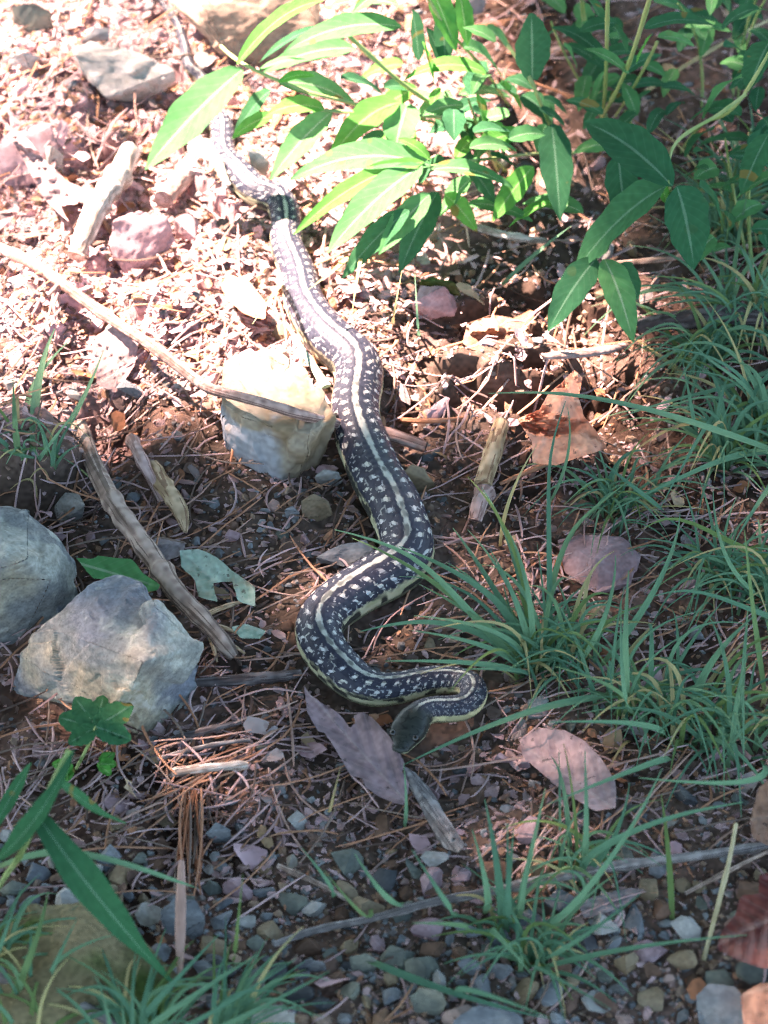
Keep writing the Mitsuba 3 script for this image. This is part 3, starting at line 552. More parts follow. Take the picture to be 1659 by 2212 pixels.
stick('twig', [(125, 640, .005), (118, 700, .006), (108, 790, .003)], [12, 12, 10], 'pink_wood', 'pinkish dry stalk standing in the grass tuft on the left', 'stalk', seed=28, n=20, sides=7)
stick('twig', [(-20, 2090, .006), (60, 2140, .01), (200, 2190, .008), (260, 2230, .006)], [34, 36, 30, 24], 'grey_bark', 'mottled grey stick over the mossy rock', 'stick', seed=29, n=40)
# the dry reed and the bundle of red needles
reed = thing('needle_bundle', 'bundle of flat red brown pine needles lying in front of the grey rock', 'needle bundle')
for q_ in range(18):
    x0, x1 = rng.uniform(398, 440), rng.uniform(378, 440)
    stick('needle', [(x0, rng.uniform(1700, 1720), .007), ((x0 + x1) / 2 + rng.normal(0, 7), 1800, rng.uniform(.004, .010)), (x1, rng.uniform(1840, 1945), .005)], [4, 5, 3], ('needle_orange', 'flake_rusty', 'needle_grey_brown', 'flake_rusty')[q_ % 4], None, None, parent=reed, seed=q_, n=14, sides=5)
stick('dry_reed', [(392, 1860, .014), (390, 1950, .016), (388, 2030, .012), (388, 2110, .004)], [12, 20, 18, 8], 'needle_pinkish_tan', 'pale brown dry reed standing across the squarish blue grey stone', 'dry reed', seed=31, n=24, flat=.4)

# ------------------------------------------------------------------ sheets: dead leaves, leaf pieces, bark strips
def sheet_mesh(outline, hs, crumple=.0015, freq=60., seed=0, step=7.0, curl=0.0, axis=None):
    """outline: sheet positions; hs: height, or (height at the first point of axis, height at its second)"""
    o = np.array(outline, float); poly = Polygon(o).buffer(0)
    per = poly.exterior; bd = np.array([per.interpolate(t).coords[0] for t in np.linspace(0, per.length, int(per.length / step), endpoint=False)])
    bd = bd + (rng.random(bd.shape) - .5) * step * .35
    x0, y0, x1, y1 = poly.bounds
    g = np.array([(x, y) for x in np.arange(x0, x1, step) for y in np.arange(y0, y1, step)]) + rng.random((1, 2))
    ins = g[contains_xy(poly.buffer(-step * .6), g[:, 0], g[:, 1])] + (rng.random((1, 2)) - .5)
    pp = np.vstack([bd, ins]); tri = Delaunay(pp).simplices; ctr = pp[tri].mean(1)
    tri = tri[contains_xy(poly.buffer(step * .1), ctr[:, 0], ctr[:, 1])]
    a, b = (np.array(axis[0], float), np.array(axis[1], float)) if axis else (o[0], o[len(o) // 2])
    d = b - a; ln = np.linalg.norm(d); e = d / ln; u = ((pp - a) @ e) / ln; wv = ((pp - a) @ np.array([-e[1], e[0]])) / ln
    wmax = np.abs(wv).max()
    h = np.interp(u, [0, 1], hs if np.ndim(hs) else [hs, hs]) + crumple * 2 * (meshkit.fbm(np.c_[pp / PX * freq, np.full(len(pp), seed)], 3, seed) - .5) + curl * (wv / wmax) ** 2 + .0007 * np.exp(-(wv / wmax / .05) ** 2) + .00035 * np.cos((u * 6 + np.abs(wv / wmax) * 2.2) * 2 * np.pi)
    P0 = np.array([G(x, y, 0.0) for x, y in pp]); base = P0[:, 2].mean() * .75 + P0[:, 2] * .25
    v = np.array([flat_at(np.float64(x), np.float64(y), float(bz + hh)) for (x, y), hh, bz in zip(pp, h, base)])
    n = np.cross(v[tri[:, 1]] - v[tri[:, 0]], v[tri[:, 2]] - v[tri[:, 0]])
    tri[n[:, 2] < 0] = tri[n[:, 2] < 0][:, ::-1]
    return v, tri, np.stack([u, .5 + wv / wmax / 2], 1)

def dead(name, outline, hs, bsdf, label, cat='dead leaf', group=None, **kw):
    v, f, uv = sheet_mesh(outline, hs, **kw)
    return put(name, (v, f), bsdf, smooth=True, uv=uv, label=label, cat=cat, group=group)

dead('dead_leaf', [(657, 1480), (668, 1500), (700, 1522), (728, 1538), (748, 1560), (756, 1572), (768, 1562), (764, 1546), (785, 1538), (806, 1552), (838, 1588), (862, 1622), (874, 1650), (868, 1668), (884, 1690), (880, 1722), (872, 1740), (846, 1732), (818, 1720), (790, 1700), (782, 1680), (758, 1676), (738, 1640), (714, 1600), (700, 1582), (688, 1580), (664, 1540)], (.010, .010), 'purple_leaf', 'torn purplish grey dead leaf with a notched edge, under the head of the snake', crumple=.0036, freq=45, seed=2, step=5, curl=.005, axis=((656, 1485), (880, 1735)))
dead('dead_leaf', [(1122, 1600), (1165, 1572), (1220, 1578), (1262, 1600), (1300, 1640), (1330, 1690), (1330, 1745), (1285, 1752), (1225, 1715), (1170, 1670), (1130, 1635)], (.008, .010), 'pink_leaf', 'pale pink dead leaf greying at one end, between grass blades', crumple=.0036, freq=45, seed=5, step=5, curl=.006, axis=((1125, 1605), (1330, 1750)))
dead('dead_leaf', [(1118, 905), (1165, 885), (1185, 850), (1210, 830), (1240, 800), (1258, 815), (1250, 860), (1262, 900), (1290, 935), (1312, 968), (1260, 985), (1200, 1005), (1150, 1000), (1150, 955), (1130, 925)], (.020, .030), 'orange_leaf', 'crumpled orange dead leaf with deep folds, beyond the grass tuft', crumple=.0062, freq=60, seed=8, step=5, axis=((1150, 1000), (1250, 805)))
dead('dead_leaf', [(1560, 2010), (1548, 2050), (1600, 2075), (1650, 2092), (1720, 2080), (1720, 1870), (1640, 1890), (1640, 1930), (1600, 1935), (1590, 1975)], (.010, .020), 'red_leaf', 'dark red lobed leaf at the lower right edge', crumple=.003, freq=40, seed=9, curl=.003, axis=((1550, 2040), (1720, 1960)))
dead('dead_leaf', [(1620, 1770), (1640, 1700), (1700, 1660), (1720, 1760), (1690, 1840), (1625, 1810)], (.010, .018), 'brown_leaf', 'curled rusty leaf at the right edge above the red leaf', crumple=.004, freq=40, seed=10, curl=.006)
dead('dead_leaf', [(1600, 2150), (1640, 2125), (1700, 2120), (1700, 2240), (1610, 2240)], (.012, .014), 'brown_leaf', 'rough brown leaf in the lower right corner', crumple=.004, freq=50, seed=11)
dead('dead_leaf', [(1248, 1950), (1300, 1932), (1360, 1918), (1392, 1922), (1360, 1950), (1300, 1975), (1262, 1985)], .006, 'grey_leaf', 'flat purplish grey leaf strip in front of the dark twig', crumple=.0012, freq=40, seed=12)
dead('dead_leaf', [(18, 290), (60, 300), (100, 350), (150, 395), (190, 410), (165, 440), (130, 445), (150, 480), (95, 430), (60, 360)], (.022, .010), 'pink_leaf', 'pale pink dead leaf with a white midrib, leaning in the sun', crumple=.002, freq=40, seed=13, axis=((30, 290), (165, 440)))
dead('dead_leaf', [(474, 608), (500, 594), (540, 610), (576, 655), (572, 690), (530, 680), (490, 645)], (.008, .010), 'orange_leaf', 'salmon pink dead leaf left of the snake, under a straw', crumple=.0016, freq=50, seed=14, curl=.003)
dead('bark_strip', [(872, 1655), (895, 1668), (930, 1705), (965, 1765), (1005, 1825), (990, 1842), (955, 1830), (920, 1765), (890, 1710), (872, 1680)], (.008, .012), 'grey_bark', 'grey brown bark strip lying below the purple leaf', 'bark strip', crumple=.0010, freq=50, seed=15, curl=-.004, axis=((872, 1660), (1000, 1840)))
dead('leaf_piece', [(388, 1190), (430, 1185), (470, 1205), (510, 1240), (550, 1268), (552, 1310), (515, 1300), (500, 1255), (460, 1260), (470, 1300), (430, 1290), (420, 1250), (392, 1225)], (.008, .008), 'mint_leaf', 'torn mint green leaf piece right of the barky stick', 'leaf piece', crumple=.0022, freq=55, seed=16)
dead('leaf_piece', [(500, 1355), (530, 1348), (575, 1362), (560, 1380), (520, 1378)], .006, 'mint_leaf', 'small mint green leaf crumb beyond the splintered end', 'leaf piece', crumple=.0025, freq=70, seed=17)
dead('dead_leaf', [(700, 1490), (660, 1480), (655, 1540), (700, 1590)], .003, 'grey_leaf', 'small grey leaf scrap under the purplish grey leaf', crumple=.001, freq=40, seed=18) if False else None
dead('dead_leaf', [(200, 730), (250, 700), (300, 730), (290, 790), (250, 850), (210, 830)], (.012, .006), 'pink_leaf', 'pointed dusty pink leaf under the long stick', crumple=.004, freq=60, seed=20)
dead('dead_leaf', [(1010, 700), (1060, 680), (1120, 690), (1150, 720), (1100, 760), (1040, 770), (1000, 740)], (.012, .010), 'brown_leaf', 'flaky brown leaf on the soil ledge right of the snake', crumple=.004, freq=60, seed=22)
dead('dead_leaf', [(290, 1180), (345, 1160), (400, 1170), (395, 1200), (340, 1215)], .004, 'grey_leaf', 'lilac grey leaf behind the barky stick and mint green piece', crumple=.002, freq=50, seed=23)

# the green lobed leaf above the grey rock, and the five-lobed leaf in front of it
def green_sheet(parent, name, outline, hs, bsdf='green_leaf', **kw):
    v, f, uv = sheet_mesh(outline, hs, **kw); uv = uv.copy(); uv[:, 0] = np.clip(uv[:, 0], .02, .98) + float(rng.integers(0, 50))
    return put(name, (v, f), bsdf, parent, smooth=True, uv=uv)
sp = thing('lobed_leaf', 'lone green lobed leaf lying behind the large grey rock', 'leaf')
green_sheet(sp, 'blade', [(165, 1205), (205, 1207), (212, 1200), (250, 1206), (285, 1208), (310, 1240), (345, 1262), (342, 1275), (318, 1278), (300, 1284), (278, 1268), (240, 1252), (200, 1248), (185, 1230)], (.020, .022), crumple=.003, freq=40, seed=31, axis=((165, 1215), (345, 1268)))
cq = thing('cinquefoil', 'small plant with serrated five lobed leaves in front of the grey rock', 'plant')
def lobe(c, ang, ln, wd, teeth=5):
    d = np.array([math.cos(ang), math.sin(ang)]); nrm = np.array([-d[1], d[0]]); out = []
    for t in np.linspace(0, 1, 2 * teeth + 1):
        wv = wd * math.sin(math.pi * min(1, .12 + t * .86)) ** .7 * (1 if int(round(t * 2 * teeth)) % 2 else .84); out.append(c + d * ln * t + nrm * wv)
    back = []
    for t in np.linspace(1, 0, 2 * teeth + 1):
        wv = wd * math.sin(math.pi * min(1, .12 + t * .86)) ** .7 * (1 if int(round(t * 2 * teeth)) % 2 else .84); back.append(c + d * ln * t - nrm * wv)
    return np.array(out + back)
cc0 = np.array([208., 1570.])
for ang, ln, wd in ((-2.9, 85, 30), (-2.2, 78, 32), (-1.35, 70, 26), (-.55, 92, 32), (.35, 80, 28), (2.6, 70, 24)):
    o = lobe(cc0, ang, ln, wd); green_sheet(cq, 'leaflet', o, (.030, .022), 'deep_leaf', crumple=.0012, freq=40, seed=int(ln), step=5, axis=(tuple(cc0), tuple(cc0 + ln * np.array([math.cos(ang), math.sin(ang)]))))
for c, a0 in (((150, 1650), 2.4), ((215, 1645), .2)):
    for da in (-.7, 0, .7):
        o = lobe(np.array(c, float), a0 + da, 38, 14, 4); green_sheet(cq, 'leaflet', o, (.016, .012), 'bright_leaf', crumple=.0012, freq=40, seed=3, step=4)
v, f, uv = tube(bez([G(208, 1570, .029), G(190, 1610, .020), G(165, 1660, .004)], 12), .0007, 6); put('stem', (v, f), 'green_stem', cq, smooth=True, uv=uv)

# ------------------------------------------------------------------ long leaves
def leaf_mesh(base, tip, half, sag=.10, fold=.25, droop=.0, tilt=0.0, k=0.0, nu=18, nv=7, wave=.06, shape='lance', mid=None, seed=0):
    base, tip = np.asarray(base, float), np.asarray(tip, float); L = np.linalg.norm(tip - base)
    m = (base + tip) / 2 + np.array([0, 0, 1.0]) * L * sag if mid is None else np.asarray(mid, float)
    t = np.linspace(0, 1, nu)[:, None]
    c = (1 - t) ** 2 * base + 2 * t * (1 - t) * (2 * m - (base + tip) / 2) + t ** 2 * tip
    tg = nz(np.gradient(c, axis=0)); up = np.array([0, -.25, 1.0])
    side = nz(np.cross(tg, up)); nrm = np.cross(side, tg)
    ca, sa = math.cos(tilt), math.sin(tilt); side, nrm = ca * side + sa * nrm, ca * nrm - sa * side
    x = np.linspace(0, 1, nu)
    if shape == 'lance': w = 2.45 * (x + .004) ** .62 * (1 - x) ** .86 * 1.0
    elif shape == 'blade': w = (.45 + .55 * np.clip(x / .25, 0, 1)) * np.clip((1 - x) / .55, 0, 1) ** .75
    else: w = np.sin(np.pi * np.clip(x * .92 + .06, 0, 1)) ** .8
    w = half * np.maximum(w, .03) * (1 + .05 * np.sin(x * 23 + seed))
    s = np.linspace(-1, 1, nv)
    rip = wave * half * np.sin(x * 11 + seed * 1.7)[:, None] * s[None] * np.abs(s)[None]
    v = c[:, None] + (w[:, None] * s[None])[..., None] * side[:, None] + ((np.abs(s) ** 1.2 * fold * w[:, None]) + rip)[..., None] * nrm[:, None]
    uv = np.stack(np.broadcast_arrays(k + .02 + .96 * x[:, None], (.5 + s / 2)[None]), -1).reshape(-1, 2)
    i, j = np.meshgrid(np.arange(nu - 1), np.arange(nv - 1), indexing='ij')
    q = np.stack([i * nv + j, (i + 1) * nv + j, (i + 1) * nv + j + 1, i * nv + j + 1], -1).reshape(-1, 4)
    return v.reshape(-1, 3), np.vstack([q[:, [0, 1, 2]], q[:, [0, 2, 3]]]), uv

kk_ = [0]
def leafp(parent, b, t, w, bsdf='green_leaf', hb=.07, ht=.045, sag=.10, tilt=None, **kw):
    kk_[0] += 1
    B, E = G(b[0], b[1], hb), G(t[0], t[1], ht); seed = kk_[0]
    v, f, uv = leaf_mesh(B, E, w / 2 / PX * 1.22, sag, k=float(seed % 97), tilt=rng.uniform(-.3, .3) if tilt is None else tilt, seed=seed, **kw)
    return put('leaf', (v, f), bsdf, parent, smooth=True, uv=uv)
def stem(parent, pts, w=9, bsdf='green_stem', name='stem'):
    c = bez([G(x, y, h) for x, y, h in pts], 6 * len(pts)); r = np.linspace(w / 2 / PX, w / 2.6 / PX, len(c))
    bump_ = 1 + .25 * np.exp(-((np.arange(len(c)) % 8 - 4) / 1.0) ** 2)
    v, f, uv = tube(c, r * bump_, 7, float(kk_[0] % 90)); return put(name, (v, f), bsdf, parent, smooth=True, uv=uv)

pl = thing('leafy_plant', 'sunlit plant whose foremost narrow leaf hangs over the tail of the snake', 'plant')
stem(pl, [(478, 100, .058), (548, 150, .066), (603, 175, .066), (690, 205, .062), (800, 232, .050), (930, 262, .03), (1080, 300, .0)], 9)
leafp(pl, (524, 150), (314, 366), 96, 'green_leaf', .064, .030, .04, .1)
leafp(pl, (512, 138), (700, 2), 46, 'bright_leaf', .064, .115, .12, -.2)
leafp(pl, (560, 152), (660, 128), 24, 'green_leaf', .066, .07)
leafp(pl, (603, 180), (768, 228), 54, 'green_leaf', .066, .05, .12)
leafp(pl, (700, 236), (574, 250), 44, 'bright_leaf', .060, .055, .14)
leafp(pl, (585, 195), (505, 300), 40, 'deep_leaf', .05, .02)
leafp(pl, (590, 250), (500, 300), 34, 'bright_leaf', .05, .035)
leafp(pl, (600, 178), (680, 165), 24, 'bright_leaf', .066, .075)
pl = thing('leafy_plant', 'sunlit plant with two long leaves pointing left at the top, behind the foremost leaf', 'plant')
stem(pl, [(746, 71, .075), (800, 120, .065), (877, 186, .05), (960, 240, .03), (1060, 290, .0)], 11)
leafp(pl, (866, 58), (614, 112), 58, 'green_leaf', .09, .075, .12, .1)
leafp(pl, (768, 105), (568, 157), 50, 'green_leaf', .075, .06, .10, .15)
leafp(pl, (690, 60), (560, 135), 26, 'deep_leaf', .07, .05)
leafp(pl, (735, 170), (828, 205), 40, 'deep_leaf', .05, .035)
leafp(pl, (830, 190), (920, 215), 38, 'deep_leaf', .05, .03)
leafp(pl, (860, 10), (700, 20), 46, 'green_leaf', .10, .085)
leafp(pl, (905, 130), (890, 20), 40, 'deep_leaf', .06, .09)
pl = thing('leafy_plant', 'sunlit plant with a fan of broad bright leaves over the middle of the snake', 'plant')
stem(pl, [(690, 238, .058), (780, 243, .060), (931, 252, .055), (1004, 260, .04), (1120, 300, .0)], 9)
leafp(pl, (716, 242), (584, 388), 62, 'green_leaf', .058, .035, .06, .1)
leafp(pl, (862, 222), (712, 345), 66, 'bright_leaf', .066, .045, .16, .1)
leafp(pl, (880, 225), (852, 330), 78, 'green_leaf', .066, .05, .08, -.1)
leafp(pl, (1000, 260), (925, 290), 40, 'deep_leaf', .04, .03)
leafp(pl, (1050, 158), (874, 172), 40, 'bright_leaf', .08, .07, .16)
leafp(pl, (938, 182), (912, 90), 44, 'bright_leaf', .07, .10, .02)
leafp(pl, (945, 190), (935, 235), 26, 'bright_leaf', .07, .04, .02)
leafp(pl, (1055, 165), (1020, 205), 34, 'green_leaf', .08, .05)
pl = thing('leafy_plant', 'sunlit plant with long leaves radiating down towards the middle of the snake', 'plant')
stem(pl, [(925, 360, .055), (985, 352, .05), (1080, 340, .035), (1190, 330, .0)], 8)
leafp(pl, (930, 358), (628, 388), 72, 'green_leaf', .056, .042, .14, .1)
leafp(pl, (916, 350), (634, 507), 46, 'bright_leaf', .056, .032, .12, .2)
leafp(pl, (912, 358), (706, 548), 76, 'green_leaf', .056, .030, .08, 0)
leafp(pl, (928, 420), (818, 550), 54, 'green_leaf', .050, .030, .06)
leafp(pl, (884, 455), (740, 602), 52, 'deep_leaf', .045, .018, .08)
leafp(pl, (945, 415), (862, 590), 60, 'deep_leaf', .045, .02, .06)
leafp(pl, (932, 366), (1108, 406), 46, 'green_leaf', .055, .04, .12)
leafp(pl, (1016, 388), (950, 466), 56, 'green_leaf', .05, .03, .06)
leafp(pl, (930, 345), (860, 300), 30, 'bright_leaf', .056, .06)
for b, t, w in (((900, 190), (800, 260), 48), ((980, 210), (890, 260), 50), ((1020, 240), (1090, 290), 44), ((870, 140), (780, 170), 40), ((1100, 250), (1010, 280), 44), ((830, 290), (760, 340), 40), ((1080, 180), (1130, 240), 40), ((1050, 60), (1110, 120), 44), ((960, 345), (900, 400), 44), ((985, 345), (1040, 300), 36), ((1040, 345), (1000, 420), 44), ((1060, 335), (1130, 380), 40), ((900, 300), (820, 300), 40), ((1090, 330), (1050, 260), 34), ((1010, 360), (1070, 440), 46), ((960, 420), (1030, 500), 44)):
    leafp(pl, b, t, w, ('green_leaf', 'deep_leaf', 'bright_leaf')[kk_[0] % 3], .045, .025, .08)
pl = thing('leafy_plant', 'plant at the top edge with bluish leaves standing upright between sun and shade', 'plant')
stem(pl, [(900, -60, .13), (950, 40, .10), (1010, 110, .07), (1100, 230, .0)], 8)
leafp(pl, (955, 20), (962, 146), 50, 'deep_leaf', .10, .07, .05)
leafp(pl, (994, -10), (1010, 100), 42, 'bright_leaf', .10, .08, .05)
leafp(pl, (1000, 102), (1086, 172), 54, 'green_leaf', .08, .05, .12)
leafp(pl, (930, -30), (985, 110), 54, 'bright_leaf', .11, .085, .05)
leafp(pl, (1070, 90), (1000, 60), 40, 'green_leaf', .085, .09)
leafp(pl, (1035, 205), (1045, 295), 28, 'bright_leaf', .06, .03)
leafp(pl, (870, -40), (760, 30), 44, 'green_leaf', .12, .10)
leafp(pl, (960, 150), (920, 60), 34, 'deep_leaf', .07, .09)
pl = thing('leafy_plant', 'plant with an oval spotted leaf standing up and a dark leaf hanging below it', 'plant')
stem(pl, [(1097, 98, .085), (1148, 176, .075), (1168, 223, .06), (1192, 275, .045), (1240, 330, .0)], 10)
leafp(pl, (1150, 172), (1148, 28), 68, 'deep_leaf', .075, .115, .03, .1, shape='oval')
leafp(pl, (1192, 268), (1210, 478), 70, 'deep_leaf', .055, .030, .08, 0)
leafp(pl, (1180, 270), (1160, 330), 34, 'green_leaf', .055, .04)
leafp(pl, (1152, 360), (1064, 478), 52, 'bright_leaf', .045, .025, .06)
leafp(pl, (1030, 318), (1160, 300), 42, 'bright_leaf', .045, .04, .14)
leafp(pl, (1260, 460), (1130, 440), 44, 'green_leaf', .03, .02)
leafp(pl, (1010, 440), (1150, 478), 36, 'green_leaf', .02, .02)
leafp(pl, (1195, 440), (1100, 490), 34, 'bright_leaf', .03, .015)
pl = thing('leafy_plant', 'shaded plant with a whorl of dark hanging leaves beyond the orange leaf', 'plant')
stem(pl, [(1612, 203, .11), (1540, 255, .10), (1456, 315, .09), (1445, 400, .080)], 9)
stem(pl, [(1445, 400, .080), (1475, 480, .045), (1520, 560, .0)], 8)
leafp(pl, (1452, 402), (1262, 264), 92, 'deep_leaf', .080, .085, .08, .2)
leafp(pl, (1440, 402), (1238, 592), 92, 'deep_leaf', .080, .045, .10, -.1)
leafp(pl, (1335, 335), (1350, 482), 66, 'deep_leaf', .075, .05, .05)
leafp(pl, (1462, 402), (1500, 582), 98, 'deep_leaf', .080, .045, .10, 0)
leafp(pl, (1510, 400), (1562, 486), 52, 'deep_leaf', .075, .045)
leafp(pl, (1288, 560), (1184, 716), 68, 'deep_leaf', .055, .030, .08, .1)
leafp(pl, (1306, 560), (1368, 740), 64, 'green_leaf', .055, .028, .10, -.1)
leafp(pl, (1340, 570), (1380, 650), 50, 'deep_leaf', .05, .03)
leafp(pl, (1430, 405), (1440, 440), 30, 'bright_leaf', .078, .07)
leafp(pl, (1350, 480), (1290, 560), 60, 'deep_leaf', .06, .045)
pl = thing('leafy_plant', 'shaded plant with upright pale stems at the top right', 'plant')
stem(pl, [(1412, -30, .17), (1375, 90, .12), (1330, 200, .065), (1292, 275, .02), (1285, 300, .0)], 11)
stem(pl, [(1313, -30, .14), (1310, 120, .09), (1305, 220, .05), (1290, 290, .0)], 10)
stem(pl, [(1420, 90, .10), (1385, 160, .07), (1330, 250, .02)], 8)
leafp(pl, (1358, 158), (1262, 106), 36, 'green_leaf', .09, .10, .10)
leafp(pl, (1375, 138), (1408, 74), 30, 'bright_leaf', .08, .10, .05)
leafp(pl, (1250, -10), (1308, 66), 58, 'deep_leaf', .12, .09, .10)
leafp(pl, (1312, 44), (1354, 118), 46, 'deep_leaf', .10, .07)
leafp(pl, (1310, 130), (1190, 60), 38, 'deep_leaf', .08, .08, .14)
leafp(pl, (1392, 62), (1550, 60), 44, 'deep_leaf', .11, .10, .12)
leafp(pl, (1330, 50), (1250, 70), 38, 'deep_leaf', .10, .09)
leafp(pl, (1420, 80), (1500, 100), 30, 'green_leaf', .10, .09)
leafp(pl, (1375, 250), (1345, 180), 36, 'green_leaf', .05, .06)
leafp(pl, (1270, 250), (1310, 150), 26, 'green_leaf', .03, .06)
pl = thing('leafy_plant', 'shaded plant with drooping leaves along the right edge near the top', 'plant')
stem(pl, [(1690, 60, .14), (1600, 215, .10), (1530, 260, .06), (1470, 330, .0)], 8)
leafp(pl, (1608, 168), (1518, 256), 54, 'green_leaf', .10, .06, .12)
leafp(pl, (1665, 85), (1616, 200), 68, 'deep_leaf', .13, .09, .05)
leafp(pl, (1600, 250), (1490, 262), 50, 'deep_leaf', .08, .05, .12)
leafp(pl, (1660, 290), (1600, 420), 52, 'deep_leaf', .08, .05, .06)
leafp(pl, (1540, 280), (1480, 340), 50, 'deep_leaf', .06, .03)
leafp(pl, (1680, 380), (1590, 430), 44, 'green_leaf', .06, .04)
leafp(pl, (1560, 60), (1640, 20), 40, 'deep_leaf', .10, .12)
leafp(pl, (1640, 250), (1680, 330), 50, 'deep_leaf', .09, .06)
leafp(pl, (1620, 330), (1560, 350), 40, 'deep_leaf', .06, .04)
pl = thing('leafy_plant', 'low plant with small leaves in the shade between the two hanging dark leaves', 'plant')
stem(pl, [(1350, 240, .05), (1375, 290, .03), (1400, 330, .0)], 7)
for b, t, w in (((1375, 245), (1320, 300), 34), ((1360, 190), (1450, 190), 26), ((1430, 190), (1500, 205), 26), ((1440, 250), (1480, 225), 24), ((1400, 290), (1440, 240), 30), ((1300, 220), (1260, 280), 30), ((1500, 330), (1540, 340), 28), ((1530, 365), (1480, 385), 28), ((1330, 320), (1240, 330), 44)):
    leafp(pl, b, t, w, 'deep_leaf' if rng.random() < .7 else 'green_leaf', .055, .04)
for lab, x0, x1, y0, y1, n_ in (('shaded leafy plant with many small leaves in the far right corner', 1440, 1680, -40, 200, 26), ('shaded leafy plant with dark leaves between the pale stems at the top', 1180, 1420, -40, 250, 28), ('leafy plant half in sun in the gap behind the bright leaf fan', 940, 1200, 180, 340, 20), ('shaded leafy plant at the right edge beside the whorl of dark leaves', 1540, 1690, 250, 560, 18)):
    pl = thing('leafy_plant', lab, 'plant'); cx, cy = (x0 + x1) / 2, y1 + 30
    for q_ in range(3):
        ex, ey = rng.uniform(x0, x1), y0 + rng.uniform(0, .3) * (y1 - y0); stem(pl, [(cx + rng.normal(0, 20), cy, .0), ((cx + ex) / 2, (cy + ey) / 2, .03), (ex, ey, .07)], 7)
    for q_ in range(n_):
        bx, by = rng.uniform(x0, x1), rng.uniform(y0, y1); a = rng.uniform(0, 6.28); ln = rng.uniform(60, 125); h_ = rng.uniform(.02, .075)
        leafp(pl, (bx, by), (bx + ln * math.cos(a), by + ln * .75 * math.sin(a)), rng.uniform(26, 50), ('deep_leaf', 'deep_leaf', 'green_leaf')[q_ % 3], h_, max(.01, h_ - rng.uniform(.0, .025)))
# the young broad-bladed shoot at the lower left
pl = thing('broad_grass_shoot', 'young grass shoot with broad blades reaching over the mossy rock', 'grass shoot')
for pts, w, hs in ((((-30, 1875), (73, 1773), (160, 1620)), 46, (.06, .085, .10)), (((84, 1765), (230, 1962), (384, 2135)), 62, (.085, .070, .012)), (((122, 1682), (200, 1744), (272, 1778)), 32, (.09, .07, .045)), (((-20, 1800), (36, 1700), (68, 1648)), 26, (.05, .06, .07))):
    A = [G(x, y, h) for (x, y), h in zip(pts, hs)]; kk_[0] += 1
    v, f, uv = leaf_mesh(A[0], A[2], w / 2 / PX * 1.05, mid=A[1], k=float(kk_[0] % 97), shape='blade', nu=24, fold=.2, tilt=rng.uniform(-.2, .2))
    put('leaf', (v, f), 'deep_leaf', pl, smooth=True, uv=uv)
stem(pl, [(150, 1620, .10), (110, 1700, .092), (80, 1770, .085), (20, 1880, .04), (-20, 1950, .0)], 12)

# ------------------------------------------------------------------ grass tufts
def blade(parent, pts, w, bsdf='grass_blade', name='blade', hs=None):
    n = len(pts); kk_[0] += 1
    if hs is None:
        top = rng.uniform(.025, .05); hs = [0.0] + [top * math.sin(math.pi * min(.5 + .0, (i / (n - 1)) * .75)) for i in range(1, n)]
    A = np.array([G(p[0], p[1], h) for p, h in zip(pts, hs)])
    c = bez(A, 14); tg = nz(np.gradient(c, axis=0)); side = np.cross(tg, [0, -.5, 1.0]); side = nz(side)
    tw = rng.uniform(-.5, .5); nrm = np.cross(side, tg); side = math.cos(tw) * side + math.sin(tw) * nrm; nrm = np.cross(side, tg)
    x = np.linspace(0, 1, 14); ww = w / 2 / PX * np.clip((1 - x) / .7, .04, 1) ** .7 * (.7 + .3 * np.clip(x / .2, 0, 1))
    s = np.array([-1, 0, 1.0])
    v = c[:, None] + (ww[:, None] * s)[..., None] * side[:, None] + (ww[:, None] * np.abs(s) * .35)[..., None] * nrm[:, None]
    uv = np.stack(np.broadcast_arrays(float(kk_[0] % 97) + .02 + .96 * x[:, None], (.5 + s / 2)[None]), -1).reshape(-1, 2)
    i, j = np.meshgrid(np.arange(13), np.arange(2), indexing='ij'); q = np.stack([i * 3 + j, (i + 1) * 3 + j, (i + 1) * 3 + j + 1, i * 3 + j + 1], -1).reshape(-1, 4)
    return put(name, (v.reshape(-1, 3), np.vstack([q[:, [0, 1, 2]], q[:, [0, 2, 3]]])), bsdf, parent, smooth=True, uv=uv)

